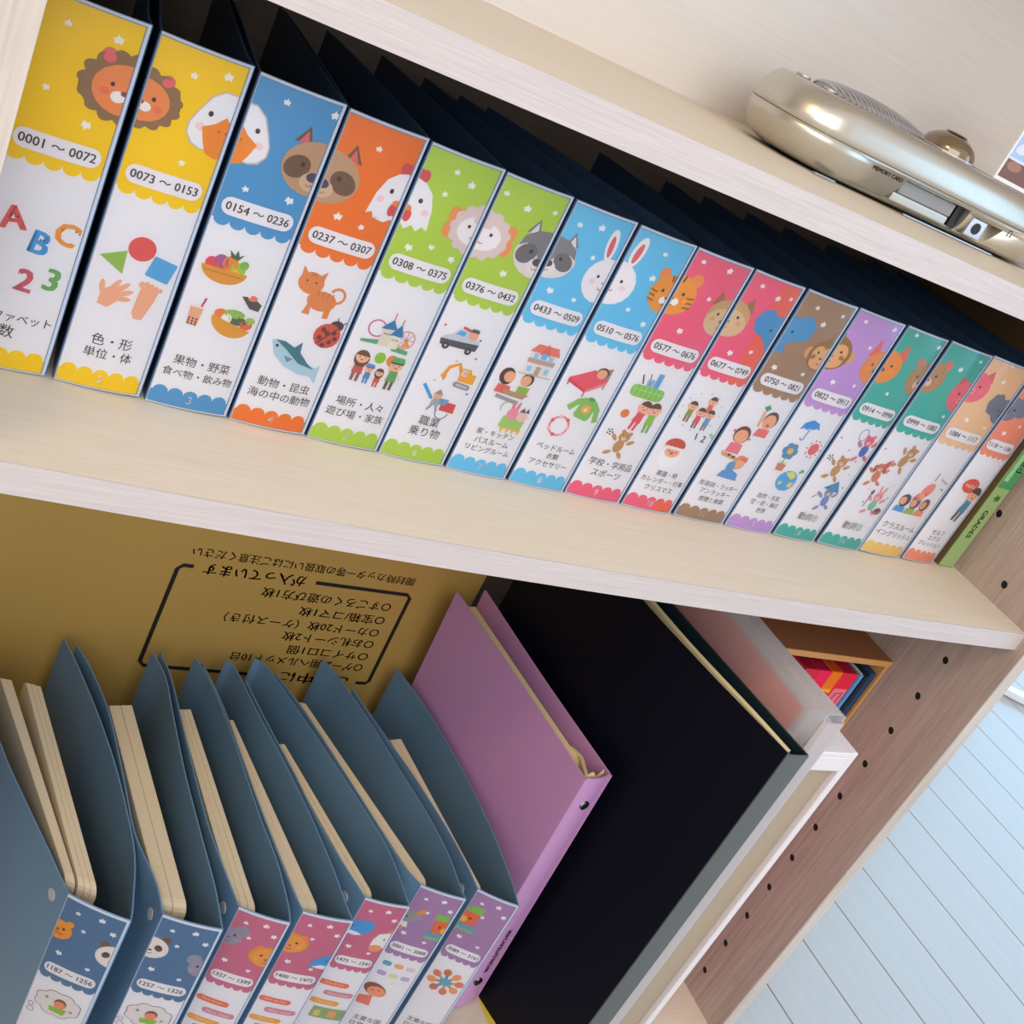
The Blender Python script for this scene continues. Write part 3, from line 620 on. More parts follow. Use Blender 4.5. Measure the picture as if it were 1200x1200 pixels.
        for dx, c, s_ in ((-11, (90, 80, 90), (96, 160, 214)), (0, (130, 100, 130), (160, 190, 110)), (11, (130, 96, 84), (236, 160, 120))): A.l = 5; E(dx, -4, 5, 5.4, c); A.l = 6; E(dx - 1.5, -4.5, 3, 3.4, SKIN); A.l = 5; P([(dx - 5, -9), (dx + 4, -9), (dx + 5, -14), (dx - 6, -14)], s_)
    elif kind == 'speech':
        Ln([(-9, 6), (-9, -1)], .7, BL); A.l = 3; A.text('Good Job', x + 2, z, 14, 3.2, (90, 86, 96), -18); A.arc(x + 4 * k, z - 9 * k, 3 * k, 20, 130, .8, BL, 5)
    elif kind == 'hello':
        person(A, x + 2 * k, z - 17 * k, 33 * k, (80, 150, 180), (90, 76, 80), (100, 110, 120), rot=-10, armup=-1); A.l = 4; E(-5, 15, 9, 6.5, (226, 96, 80)); A.text('Hello!', x - 5 * k, z + 15 * k, 12 * k, 4 * k, (246, 230, 224))
    elif kind == 'dream':
        A.puff(x + 2, z, 19 * k, 14 * k, 8, (110, 100, 104)); A.puff(x + 2, z, 18.4 * k, 13.4 * k, 8, (232, 224, 222)); E(4, 2, 5.2, 5.2, (140, 84, 66)); E(4, 0, 4.8, 4.4, (240, 150, 110)); P([(-4, -4), (11, -3), (9, -10), (-3, -9)], (150, 196, 70)); E(-8, 4, 1.6, 1.6, (130, 160, 150), n=8); E(14, -3, 1.6, 1.6, (130, 190, 150), n=8)
        A.at(3); A.arc(x - 18 * k, z - 11 * k, 2.2 * k, 0, 360, .5, (110, 100, 104), 10); A.arc(x - 17 * k, z - 17 * k, 2.8 * k, 0, 360, .5, (110, 100, 104), 10)
    elif kind == 'phrases':
        for dx, dz, c, t in ((-5, 10, (234, 120, 90), 'How do you'), (4, -3, (214, 140, 160), 'Nice meet'), (-5, -16, (240, 170, 70), 'Thank you')): A.l = 3; Rb(dx, dz, 29, 6.6, 3.2, c, -2); A.text(t, x + dx * k, z + dz * k, 22 * k, 3.4 * k, (248, 226, 200), -2)
        A.l = 5; Rb(4, -31, 32, 15, 1, (150, 176, 120), -2); Rb(-6, -32, 6, 8, .5, (224, 200, 130)); Rb(8, -31, 8, 9, .5, (232, 170, 120))
    elif kind == 'icons':
        for q, c in enumerate([(96, 170, 190), (240, 170, 130), (226, 206, 216), (190, 170, 210), (220, 226, 170), (196, 180, 214)]): A.l = 3; Rb(-12 + (q % 3) * 12, 5 - (q // 3) * 14, 9, 6, 2.5, c)
        A.l = 3; E(3, -19, 1.4, 1.4, (210, 226, 150), n=6)
        E(-9, -33, 12, 8.5, (150, 88, 72), -20); E(-7, -35, 9, 7, (244, 160, 120)); P([(-22, -46), (-8, -41), (-6, -56), (-20, -56)], (238, 130, 110)); A.l = 5; E(-11, -34, .9, .9, BL, n=6); E(-5, -33, .9, .9, BL, n=6)
    elif kind == 'circle_kids':
        for q in range(8):
            t = q * math.pi / 4 + .2; c = [(226, 130, 100), (240, 160, 110), (206, 120, 90)][q % 3]; A.l = 4
            E(14 * math.cos(t), 13 * math.sin(t), 4.6, 4.2, c, math.degrees(t), n=12); A.l = 3; Ln([(4 * math.cos(t), 4 * math.sin(t)), (11 * math.cos(t), 10 * math.sin(t))], 3, [(170, 180, 110), (200, 150, 120), (96, 150, 200)][q % 3])
        A.l = 6; E(0, 0, 6.5, 4.6, (110, 170, 196))
    elif kind == 'confetti':
        for q in range(9): A.l = 2; A.star(A.W * (.1 + (q * .37) % .8), z - 6 - (q * 23) % 60, 1.2, [(226, 110, 120), (240, 210, 110), (100, 120, 170)][q % 3])

# ------------------------------------------------------------------ one spine paper
CUTS = 8
def spine_paper(W, H, top, base, code, number, lines, motif, heads, stars, band_split=None, fs=1.0):
    A = Art(W, H); u0, u1 = .035 * W, .935 * W
    A.at(0); A.rect(0, W, 0, H, (238, 236, 240))
    zs = H * (1 - .405); n = 5; sw = (u1 - u0) / n
    def scallop_down(x0, x1, col):
        A.at(1); A.rect(x0, x1, zs, H, col)
        for k in range(n):
            c = u0 + sw * (k + .5)
            if x0 - 1 <= c <= x1 + 1: A.at(1); A.ell(c, zs + .3, sw / 2 * 1.02, 4.2, col, n=12)
    def scallop_up(x0, x1, col):
        zb = H * .043; A.at(1); A.rect(x0, x1, 0, zb, col)
        for k in range(n):
            c = u0 + sw * (k + .5)
            if x0 - 1 <= c <= x1 + 1: A.at(1); A.ell(c, zb - .3, sw / 2 * 1.02, 4.6, col, n=12)
    if band_split:
        xs = u0 + sw * 2.5; scallop_down(-2, xs + sw * .5, top); scallop_down(xs + sw * .5, W + 2, band_split)
        scallop_up(-2, xs + sw * .5, base); scallop_up(xs + sw * .5, W + 2, band_split)
    else:
        scallop_down(-2, W + 2, top); scallop_up(-2, W + 2, base)
    for k, (a, b) in enumerate(stars): A.at(2); A.star(W * a, H * (1 - b), 3.0 if k % 2 else 2.3, rot=10 * k)
    for kind, a, b, *k in heads: head(A, kind, W * a, b, *(k or [1.0]))
    A.at(12); A.rbox(W * .487, H * (1 - .362), W * .84, 11.2, 5.4, (240, 236, 240)); A.text(code, W * .487, H * (1 - .362), W * .74, 5.2, INK, bold=.12)
    for m in motif: item(A, *m)
    nl = len(lines); zz = {1: [.885], 2: [.845, .887], 3: [.833, .866, .9]}[nl]
    for t, b in zip(lines, zz): A.at(2); A.text(t, W * .49, H * (1 - b), W * min(.84, .155 * len(t)) * fs, (8.4 if len(t) < 4 else 6.8) if nl < 3 else 5.2, (88, 76, 74), bold=.035)
    if number: A.at(2); A.text(number, W * .49, H * .032, 8, 5.4, (244, 238, 238), bold=.08)
    return A

# ------------------------------------------------------------------ ring binder
def binder(name, label, TL, TR, left, right, z0, H, art, cards, group, snaps=True, bulge=2.2, pp='pp', cat='binder', cardz=10):
    TL, TR = Vector(TL), Vector(TR); e = (TR - TL); W = e.length; e.normalize(); nrm = Vector((e.y, -e.x))
    mid = (TL + TR) / 2
    root = empty(name, (mid.x, mid.y, z0)); meta(root, label, cat, group)
    def pl(x, z, off):
        q = TL + e * x + nrm * (bulge * (1 - (2 * x / W - 1) ** 2) + off); return (q.x, q.y, z0 + z)
    # spine plate
    bm = NB(); N = 12
    ring = []
    for k in range(N + 1):
        x = W * k / N; a = pl(x, 0, 0); b = pl(x, 0, -1.4)
        ring.append([bm.verts.new((a[0], a[1], z0)), bm.verts.new((a[0], a[1], z0 + H)), bm.verts.new((b[0], b[1], z0 + H)), bm.verts.new((b[0], b[1], z0))])
    for k in range(N):
        for j in range(4): bm.faces.new((ring[k][j], ring[k][(j + 1) % 4], ring[k + 1][(j + 1) % 4], ring[k + 1][j]))
    bm.faces.new(ring[0]); bm.faces.new(ring[-1][::-1]); bmesh.ops.recalc_face_normals(bm, faces=bm.faces)
    sp = link('spine', bm, M['pp_spine'], root, smooth=False)
    # covers
    for nm, pts, s_ in (('front_cover', left, 1), ('back_cover', right, -1)):
        st = TL if s_ == 1 else TR
        a = st - e * 0.6 * s_ * -1 * 0; hinge = [tuple(a + nrm * -0.5), tuple(a + nrm * -3.0 - e * 0.5 * s_)]
        P_ = crom(hinge[:1] + [tuple(p) for p in pts], 5)
        bm = NB(); wall(bm, P_, 1.3, z0 + .4, z0 + H - .3, side=0)
        c = link(nm, bm, M[pp], root, smooth=False)
        if snaps and nm == 'front_cover':
            i = next((i for i in range(len(P_) - 1) if (Vector(P_[i]) - st).length > 14), 1); p, q = Vector(P_[i]), Vector(P_[i + 1]); d = (q - p).normalized(); out = Vector((-abs(d.y), d.x if d.y > 0 else -d.x))
            for zz in (H * .90, H * .12):
                bm = NB(); cyl(bm, (p.x + out.x * .5, p.y + out.y * .5, z0 + zz), (out.x, out.y, 0), 5.2, .9, 18); link('snap', bm, M['snap'], c, smooth=False)
    # paper and clear pocket
    lab = art.build('spine_label', lambda x, z, o: pl(x, z, .25 + o), M['ink'], sp, clip=(.014 * W, .95 * W, 1.2, H - 2.2), cuts=[W * k / CUTS for k in range(1, CUTS)])
    bm = NB(); g1 = []
    for k in range(N + 1):
        x = W * (.012 + .976 * k / N); a = pl(x, 0, 1.35); g1.append((bm.verts.new((a[0], a[1], z0 + .6)), bm.verts.new((a[0], a[1], z0 + H - .2))))
    for k in range(N): bm.faces.new((g1[k][0], g1[k + 1][0], g1[k + 1][1], g1[k][1]))
    link('clear_sleeve', bm, M['film'], sp, smooth=True)
    bm = NB()
    for a_, b_ in ((.957, .99), (.004, .009)):
        p0, p1 = pl(W * a_, 0, .2), pl(W * b_, 0, .2); wall(bm, [p0[:2], p1[:2]], 1.6, z0 + .5, z0 + H - .2)
    P_ = [pl(W * (.004 + .986 * k / 8), 0, .5)[:2] for k in range(9)]
    wall(bm, P_, 1.1, z0 + H - 1.5, z0 + H - .1); wall(bm, P_, 1.0, z0 + .3, z0 + 1.1)
    link('sleeve_rim', bm, M['rim'], sp)
    # cards in the rings
    for (fx0, fy0), (fx1, fy1), (bx0, by0), (bx1, by1), n in cards:
        for k in range(n):
            t0, t1 = k / n, (k + 1) / n - .012
            def mixp(a, b, t): return (a[0] + (b[0] - a[0]) * t, a[1] + (b[1] - a[1]) * t)
            f0, f1 = mixp((fx0, fy0), (fx1, fy1), t0), mixp((fx0, fy0), (fx1, fy1), t1); b0, b1 = mixp((bx0, by0), (bx1, by1), t0), mixp((bx0, by0), (bx1, by1), t1)
            zt = z0 + H - cardz - random.random() * .8; bm = NB(); prof = []
            d = Vector(f0) - Vector(b0); Ln = d.length; rr = 9.0
            def side(f, b):
                fv, bv = Vector(f), Vector(b); u = (fv - bv).normalized(); P2 = [(bv.x, bv.y, z0 + 6), (fv.x, fv.y, z0 + 6)]
                for q in range(5):
                    t = R_(90 * q / 4); cc = fv - u * rr; P2.append((cc.x + u.x * rr * math.cos(t), cc.y + u.y * rr * math.cos(t), zt - rr + rr * math.sin(t)))
                P2.append((bv.x + u.x * 4, bv.y + u.y * 4, zt)); P2.append((bv.x, bv.y, zt - 4)); return [bm.verts.new(p) for p in P2]
            sa, sb = side(f0, b0), side(f1, b1)
            for j in range(len(sa)): bm.faces.new((sa[j], sa[(j + 1) % len(sa)], sb[(j + 1) % len(sb)], sb[j]))
            bm.faces.new(sa[::-1]); bm.faces.new(sb); bmesh.ops.recalc_face_normals(bm, faces=bm.faces)
            link('card_stack', bm, M['card'], root, bevel=.4, seg=1)
    return root

# ------------------------------------------------------------------ the bookcase
SAGW = 924.0
def sag(x):
    u = min(1, max(0, -x / SAGW)); return -6.1 * 4 * u * (1 - u)

case = empty('bookcase', (-484, 220, -690)); meta(case, 'white-washed ash bookcase with sagging shelf full of binders', 'bookcase')
# right side panel with drilled shelf pin holes
bm = B(0, 18, -9, 446, -688, 640)
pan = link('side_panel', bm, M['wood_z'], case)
holes = [(51, -78.1 - 49.5 * k) for k in range(0, 12)] + [(51, 21.5), (103, 71.7), (51, 121), (51, 170)]
bm = NB()
for y, z in holes: cyl(bm, (-2, y, z), (1, 0, 0), 4.1, 13, 16)
bmesh.ops.recalc_face_normals(bm, faces=bm.faces)
cutter = link('cutter', bm, M['hole'])
md = pan.modifiers.new('holes', 'BOOLEAN'); md.object = cutter; md.operation = 'DIFFERENCE'; md.solver = 'EXACT'
dg = bpy.context.evaluated_depsgraph_get()
cutter.location = case.location * 0
bpy.context.view_layer.update()
dg = bpy.context.evaluated_depsgraph_get()
nm = bpy.data.meshes.new_from_object(pan.evaluated_get(dg)); pan.modifiers.clear(); pan.data = nm
bpy.data.objects.remove(cutter)
for y, z in holes: link('hole_shade_plug', cyl(NB(), (1.6, y, z), (1, 0, 0), 4.0, 8.0, 14), M['hole'], pan)  # added dark plugs paint the shade inside the drilled holes
link('edge_band', B(0.2, 17.8, -11.1, -9, -688, 640), M['edge_z'], pan, bevel=.5)
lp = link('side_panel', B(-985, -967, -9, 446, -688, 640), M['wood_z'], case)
link('edge_band', B(-984.8, -967.2, -11.1, -9, -688, 640), M['edge_z'], lp, bevel=.5)

def board(z1, th, y0, y1, sg, name='shelf_board'):
    def slab(ya, yb, za, zb):
        bm = NB(); N = 28; prev = None
        for k in range(N + 1):
            x = -967 + 967 * k / N; d = sag(x) if sg else 0
            r = [bm.verts.new((x, y, z + d)) for y, z in ((ya, za), (yb, za), (yb, zb), (ya, zb))]
            if prev:
                for j in range(4): bm.faces.new((prev[j], prev[(j + 1) % 4], r[(j + 1) % 4], r[j]))
            else: bm.faces.new(r)
            prev = r
        bm.faces.new(prev[::-1]); bmesh.ops.recalc_face_normals(bm, faces=bm.faces); return bm
    o = link(name, slab(y0 + 1.2, y1, z1 - th, z1), M['wood_x'], case)
    link('edge_band', slab(y0, y0 + 1.2, z1 - th - .15, z1 + .15), M['edge_x'], o)
    return o
board(287.1, 20.1, 0, 438, False)
board(0, 19.3, 0, 438, True)
board(-611.1, 19, 0, 438, False)
board(640, 20, -9, 438, False, 'top_board')
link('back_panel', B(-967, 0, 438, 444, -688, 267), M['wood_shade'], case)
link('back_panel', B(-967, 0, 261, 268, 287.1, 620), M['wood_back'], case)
link('kick_board', B(-967, 0, 20, 38, -688, -630.2), M['wood_x'], case)

# ------------------------------------------------------------------ room
fl = meta(link('floor', B(-2600, 3400, -3600, 1800, -730, -694), M['seam']), kind='structure')
pitch = 127.6; x = 222.0 - pitch * 20; a = R_(-2.0); i = 0
base_bm = bmesh.new(); box(base_bm, 0, pitch - 1.8, -2600, 1500, 0, 12)
for v in base_bm.verts: v.co *= MM
pm = bpy.data.meshes.new('plank'); base_bm.to_mesh(pm); base_bm.free(); pm.materials.append(M['plank'])
while x < 3000:
    o = bpy.data.objects.new('plank', pm); COL.objects.link(o); o.parent = fl
    o.location = (x * MM, 0.0915, -0.694); o.rotation_euler = (0, 0, R_(2.2)); x += pitch
    bv = o.modifiers.new('bevel', 'BEVEL'); bv.width = 0.0008; bv.segments = 1
meta(link('wall_back', B(-2600, 3400, 1800, 1860, -694, 1800), M['wall']), kind='structure')

# ------------------------------------------------------------------ upper row of binders
YEL, BLU, ORA, LIM, SKY, PNK, COR, BRN, LIL, TEA, PEA, SAL = (250, 208, 0), (84, 156, 206), (240, 124, 44), (182, 212, 78), (108, 198, 236), (240, 104, 134), (240, 110, 92), (172, 138, 112), (200, 158, 218), (78, 182, 168), (240, 200, 160), (240, 150, 124)
XL = {1: -955.5, 2: -895.3, 3: -838.9, 4: -782.8, 5: -726.3, 6: -670.2, 7: -613.6, 8: -557.2, 9: -502.7, 10: -444.1, 11: -386.7, 12: -326.6, 13: -266.3, 14: -208.3, 15: -149.1, 16: -86.3}
XR = {1: -899.2, 2: -841.7, 3: -784.0, 4: -727.6, 5: -670.8, 6: -615.5, 7: -559.4, 8: -503.5, 9: -445.7, 10: -389.7, 11: -328.4, 12: -269.3, 13: -212.3, 14: -149.6, 15: -88.5, 16: -38.6}
TIP = {1: (-862, 352), 2: (-812, 354), 3: (-764, 357), 4: (-727, 348), 5: (-680, 346), 6: (-646, 332), 7: (-616, 323), 8: (-589, 324), 9: (-469, 330), 10: (-394, 326), 11: (-345, 328), 12: (-288, 330), 13: (-235, 332), 14: (-170, 334), 15: (-108, 336), 16: (-60, 336)}
UP = [
 (1, YEL, YEL, '0001 ～ 0072', ['アルファベット', '数'], [('letters', 0, 0)], [('lion', .94, .17)], [(.279, .064), (.743, .06), (.235, .226), (.673, .285)], 'yellow-topped binder with letters A B C and digits on its spine, beside the left panel'),
 (2, YEL, YEL, '0073 ～ 0153', ['色・形', '単位・体'], [('shapes', 0, 0), ('hand', .31, .709), ('foot', .70, .705)], [('lion', .0, .17, .85), ('duck', .90, .175)], [(.43, .073), (.773, .047), (.586, .297)], 'yellow-topped binder with a red circle, green triangle, hand and foot on its spine'),
 (3, BLU, BLU, '0154 ～ 0236', ['果物・野菜', '食べ物・飲み物'], [('basket', .35, .542, .95), ('boba', .2, .702, .8), ('bowl', .64, .696, .85), ('sushi', .78, .62, .8)], [('duck', .0, .17, .95), ('tanuki', .93, .19)], [(.359, .048), (.916, .038), (.254, .305), (.765, .299)], 'blue-topped binder with fruit basket and drink pictures, numbered 3'),
 (4, ORA, ORA, '0237 ～ 0307', ['動物・昆虫', '海の中の動物'], [('cat', .43, .532), ('fish', .46, .747, 1.1), ('ladybug', .76, .653)], [('tanuki', .0, .19), ('hen', .93, .19)], [(.468, .074), (.312, .292), (.622, .301)], 'orange-topped binder with a cat, fish and ladybird on its spine'),
 (5, LIM, LIM, '0308 ～ 0375', ['場所・人々', '遊び場・家族'], [('castle', .47, .59), ('family', .48, .715)], [('hen', .02, .185), ('sheep', .97, .2)], [(.417, .054), (.655, .076), (.381, .126), (.232, .311), (.502, .289), (.823, .307)], 'lime-topped binder with castle and family pictures, numbered 5'),
 (6, LIM, LIM, '0376 ～ 0432', ['職業', '乗り物'], [('police', .40, .535, .9), ('digger', .60, .66, .85), ('firefighter', .5, .765, .85), ('confetti', 0, .48)], [('sheep', .03, .2), ('raccoon', .93, .2)], [(.104, .059), (.442, .079), (.835, .064), (.524, .294)], 'lime-topped binder with police car and digger pictures, numbered 6'),
 (7, SKY, SKY, '0433 ～ 0509', ['家・キッチン', 'バスルーム', 'リビングルーム'], [('house', .62, .53, .95), ('couple', .38, .635, 1.0), ('bunnies', .6, .745, 1.0)], [('raccoon', .0, .19, .9), ('rabbit', .93, .215)], [(.187, .068), (.504, .053), (.581, .152), (.222, .297), (.622, .302)], 'sky-blue binder with a red-roofed house on its spine, numbered 7'),
 (8, SKY, SKY, '0510 ～ 0576', ['ベッドルーム', '衣類', 'アクセサリー'], [('bed', .44, .54, 1.1), ('sweater', .62, .655, 1.05), ('bracelet', .33, .745, .9)], [('rabbit', .0, .205), ('tiger', .95, .185)], [(.553, .06), (.553, .148), (.432, .274), (.801, .308)], 'sky-blue binder with bed, green sweater and bracelet pictures, numbered 8'),
 (9, PNK, PNK, '0577 ～ 0676', ['学校・学用品', 'スポーツ'], [('pencase', .42, .515, 1.05), ('kids', .55, .625, 1.2), ('ballbear', .38, .75, 1.15)], [('tiger', .0, .175, 1.05), ('dog', .95, .2)], [(.168, .039), (.626, .037), (.542, .151), (.374, .289)], 'pink-topped binder with green pencil case and ball-playing bear, numbered 9'),
 (10, PNK, PNK, '0677 ～ 0749', ['楽器・時', 'カレンダー・行事', 'クリスマス'], [('party', .44, .555, 1.15), ('numbers12', .70, .653), ('beard', .34, .738, 1.0)], [('dog', .0, .19), ('elephant', .95, .185)], [(.23, .046), (.603, .068), (.849, .056), (.331, .309), (.688, .283)], 'pink and coral binder with a white-bearded face in a red hat, numbered 10'),
 (11, BRN, BRN, '0750 ～ 0821', ['形容詞・ラッキー', 'アンラッキー', '感情と体調'], [('cheer', .62, .53, 1.1), ('girl', .33, .625, 1.05), ('teacher', .52, .745, 1.1)], [('elephant', .0, .165), ('monkey', .88, .215, .9)], [(.292, .052), (.549, .101), (.811, .05), (.182, .312), (.736, .304)], 'brown-topped binder with a boy raising his arm, numbered 11'),
 (12, LIL, LIL, '0822 ～ 0913', ['自然・天気', '空・花・海辺', '世界'], [('umbrella', .44, .51, 1.1), ('sun', .76, .585), ('flower', .33, .64), ('globe', .62, .745, 1.0)], [('monkey', .0, .19), ('fox', .96, .195)], [(.213, .04), (.833, .031), (.573, .127), (.302, .299), (.747, .288)], 'lilac-topped binder with umbrella, sun, flower and globe pictures'),
 (13, TEA, TEA, '0914 ～ 0998', ['動詞①'], [('racket', .70, .515, 1.2), ('ballbear', .36, .635, 1.2), ('wizard', .6, .765, 1.2), ('confetti', 0, .48)], [('fox', .02, .18), ('bear', .95, .185)], [(.245, .024), (.879, .039), (.413, .279)], 'teal-topped binder with a racket-swinging animal and wizard hat, numbered 13'),
 (14, TEA, TEA, '0999 ～ 1083', ['動詞②'], [('dancebear', .64, .52, 1.2), ('dancedog', .26, .62, 1.1), ('cookbunny', .6, .75, 1.15), ('confetti', 0, .48)], [('bear', .0, .165), ('pig', .93, .2)], [(.805, .038), (.491, .094), (.813, .302)], 'teal-topped binder with a dancing bear and cooking rabbit, numbered 14'),
 (15, PEA, (240, 204, 120), '1084 ～ 1117', ['クラスルーム', 'イングリッシュ'], [('class', .45, .69, 1.3), ('speech', .74, .585, 1.3)], [('pig', .0, .15), ('koala', .95, .21)], [(.457, .013), (.502, .088), (.659, .219), (.3, .29), (.8, .3)], 'peach-topped binder with a teacher and pupils on its spine'),
 (16, SAL, SAL, '1118 ～ 1186', ['セルフ', 'エクス', 'プレッション'], [('hello', .58, .66, 1.25)], [('koala', .0, .19)], [(.5, .05), (.7, .14), (.6, .25), (.3, .3)], 'salmon-topped binder with a boy in blue under a red speech bubble'),
]
YS = 105.8; H = 217.0
for n in XL: XL[n] += .7; XR[n] -= .7
for n, top, base, code, lines, motif, heads, stars, label in UP:
    W = XR[n] - XL[n]; xm = (XL[n] + XR[n]) / 2; z0 = max(sag(XL[n]), sag(XR[n]), sag(xm)) + .25
    A = spine_paper(W, H, top, base, code, str(n) if n < 15 else '', lines, motif, heads, stars, COR if n == 10 else None)
    tl = TIP[n - 1] if n > 1 else (-925, 350); tr = TIP[n]
    lt = (max(tl[0] + 4, XL[n] - 26 if n < 3 else -9999), tl[1] - 3)
    def bow(p, q, k): return [p, (p[0] + (q[0] - p[0]) * .06 + k * .45, p[1] + (q[1] - p[1]) * .12), (p[0] + (q[0] - p[0]) * .34 + k, p[1] + (q[1] - p[1]) * .42), (p[0] + (q[0] - p[0]) * .7 + k * .8, p[1] + (q[1] - p[1]) * .74), q]
    right = bow((XR[n] - .7, YS + 2), tr, 2.0 if n < 16 else 0)[1:]; left = bow((XL[n] + .7, YS + 2), lt, 3.0)[1:]
    fx = XL[n] + 8; bx = tl[0] + (fx - XL[n]) * .6 + 6
    cards = [((fx, YS + 26), (fx + W - 22, YS + 26), (bx, YS + 205), (bx + (W - 30) * .7, YS + 205), 2)]
    binder('ring_binder', label, (XL[n], YS), (XR[n], YS), left, right, z0, H, A, cards, 'picture card binders on the middle shelf', snaps=False, pp='pp_dark', cardz=75)

# ------------------------------------------------------------------ lower row of binders
SLA, ROS, PUR = (84, 122, 160), (206, 112, 142), (172, 132, 176)
ZF = -611.1
LOW = [
 ((-788.6, 39.5), (-745.2, 12.7), [(-800, 85), (-815, 140), (-828.7, 196.6), (-850, 320)], [(-741.1, 28.4), (-732.9, 76.7), (-733.0, 126.4), (-736.5, 183), (-744.4, 244), (-755.4, 304.8), (-763.5, 339.7)],
  SLA, '1187 ～ 1256', [('dream', .45, .53)], [('cheetah', .05, .17, .8), ('panda', .98, .2, .95)], [((-785, 61), (-777.5, 57), (-822, 292), (-812, 290), 1), ((-776, 56), (-762, 49), (-800, 288), (-787, 284), 3)], 'leftmost lower blue binder, its slate spine showing half a panda'),
 ((-719.4, 17.9), (-674.4, 1.4), [(-720, 50), (-729, 95.2), (-730.4, 130), (-730.6, 166.1), (-733.6, 244.8), (-743.5, 301.4), (-752, 330.7)], [(-672.9, 25.9), (-672.3, 50.6), (-673.9, 107.6), (-675, 168.6), (-673.6, 236.6), (-672.1, 295.5), (-679.2, 330.8)],
  SLA, '1257 ～ 1326', [('dream', .45, .53)], [('panda', .04, .17, .95), ('mouse', .98, .22, .8)], [((-715.4, 34.8), (-693.4, 29.9), (-728, 265), (-706, 267.6), 2)], 'lower slate-spined binder numbered 1257 to 1326, second from the left'),
 ((-656.3, 22.8), (-616.1, 5.2), [(-659, 46.9), (-665, 103.8), (-666.4, 160.7), (-666.6, 226.9), (-666.5, 295.9), (-671, 331.6)], [(-612.9, 23.7), (-611.7, 68.3), (-615.4, 116), (-617.9, 171.1), (-621.1, 236.3), (-627.4, 295.6), (-636.1, 328.8)],
  ROS, '1327 ～ 1399', [('phrases', .47, .56)], [('mouse', .06, .15, .8), ('lion2', .9, .21, .85)], [((-654.5, 33.6), (-636, 26.1), (-662.5, 265.7), (-649.5, 266.9), 3)], 'lower rose-spined binder numbered 1327, third from the left'),
 ((-601.8, 16.4), (-558.9, 4.3), [(-606, 49.2), (-613, 132.9), (-616.2, 185), (-621, 259.5), (-630, 322)], [(-559.9, 21.8), (-561.5, 67.7), (-567.7, 134), (-576.7, 196.1), (-587.5, 258), (-595.7, 314.5), (-603, 330)],
  ROS, '1400 ～ 1472', [('phrases', .47, .56)], [('lion2', .08, .18, .85), ('whale', .97, .24, .9)], [((-596.3, 28.1), (-580.1, 24), (-618, 255), (-609, 256), 2)], 'lower rose-spined binder numbered 1400, between an orange lion and a blue whale'),
 ((-539.9, 28.3), (-499.7, 16.9), [(-552, 75.3), (-561.5, 120.7), (-568.5, 173.2), (-579, 233.3), (-589, 300)], [(-498.8, 31.6), (-499.2, 83.8), (-510.6, 139.6), (-526.2, 203.5), (-543.2, 266.9), (-560.5, 324), (-571, 336)],
  ROS, '1473 ～ 1541', [('phrases', .47, .56)], [('whale', .12, .16, .9), ('horse', .88, .22, .95)], [((-535.1, 37.8), (-523.4, 37.5), (-571, 225), (-563, 226), 2)], 'lower rose-spined binder with a white horse head, fifth from the left'),
 ((-479.7, 40.5), (-438.4, 23.1), [(-490.5, 66.9), (-501.5, 117.5), (-514.5, 175.5), (-534, 257.5), (-553, 315)], [(-438.5, 36.6), (-436.6, 76.4), (-441, 127), (-450.5, 178.4), (-461.8, 242.7), (-477.7, 312.4), (-490, 344)],
  PUR, '3001 ～ 3088', [('icons', .5, .5)], [('goat', .08, .2), ('parrot', .95, .2)], [((-475.1, 50.5), (-462.5, 50.2), (-531, 288), (-524, 287), 3)], 'lower mauve-spined binder with small icons, sixth from the left'),
 ((-420.8, 34.1), (-383.9, 13.5), [(-421.2, 66), (-426.5, 113.2), (-439, 180), (-452.4, 233.4), (-468, 300)], [(-378.5, 45), (-374, 108.3), (-375.5, 189.4), (-384, 272.1), (-399, 341)],
  PUR, '3089 ～ 3161', [('circle_kids', .5, .56)], [('parrot', .06, .17)], [((-417, 39.3), (-407.1, 39), (-440, 240), (-426, 242), 2)], 'lower mauve-spined binder with a ring of children, beside the lilac file'),
]
for TL, TR, left, right, col, code, motif, heads, cards, label in LOW:
    W = (Vector(TR) - Vector(TL)).length
    A = spine_paper(W, H, col, col, code, '', ['主要な国', '日常会話'], motif, [(k[0], k[1], k[2], (k[3] if len(k) > 3 else 1) * .82) for k in heads], [(.25, .06), (.62, .045), (.42, .13), (.2, .28), (.7, .3), (.85, .09)])
    binder('ring_binder', label, TL, TR, left, right, ZF + .25, H, A, cards, 'picture card binders on the bottom shelf', bulge=1.5)

# ------------------------------------------------------------------ gold game box behind the lower binders
gbx = empty('game_box', (-680, 398, ZF)); meta(gbx, 'gold cardboard box with upside-down black Japanese print behind the lower binders', 'box')
link('carton', B(-962, -332, 362, 434, ZF + .2, -60), M['gold'], gbx, bevel=1.5)
A = Art(100, 100); K = (24, 20, 18)
def gold_line(t, xr, xl, z, ht, bold=.15): A.at(1); A.text(t, (xr + xl) / 2, z, abs(xr - xl), ht, K, 180, bold=bold, flip=2)
gold_line('開封時カッター等の取扱いにはご注意ください', -417, -667, -289, 11.5)
gold_line('が入っています', -540, -649, -308, 15, .35)
gold_line('○すごろくの遊び方1枚', -430, -581, -327.5, 12.5, .2)
gold_line('○宝箱/コマ1枚', -429.5, -532, -346.5, 12.5, .2)
gold_line('○カード20枚（ケース付き）', -429, -609, -364.5, 12.5, .2)
gold_line('○お札シート2枚', -428.5, -538, -381.5, 12.5, .2)
gold_line('○サイコロ1個', -428, -525, -399.5, 12.5, .2)
gold_line('○ゲーム用ヘルメット10台', -428, -585, -416, 12.5, .2)
gold_line('この中に', -438, -520, -438, 15, .35)
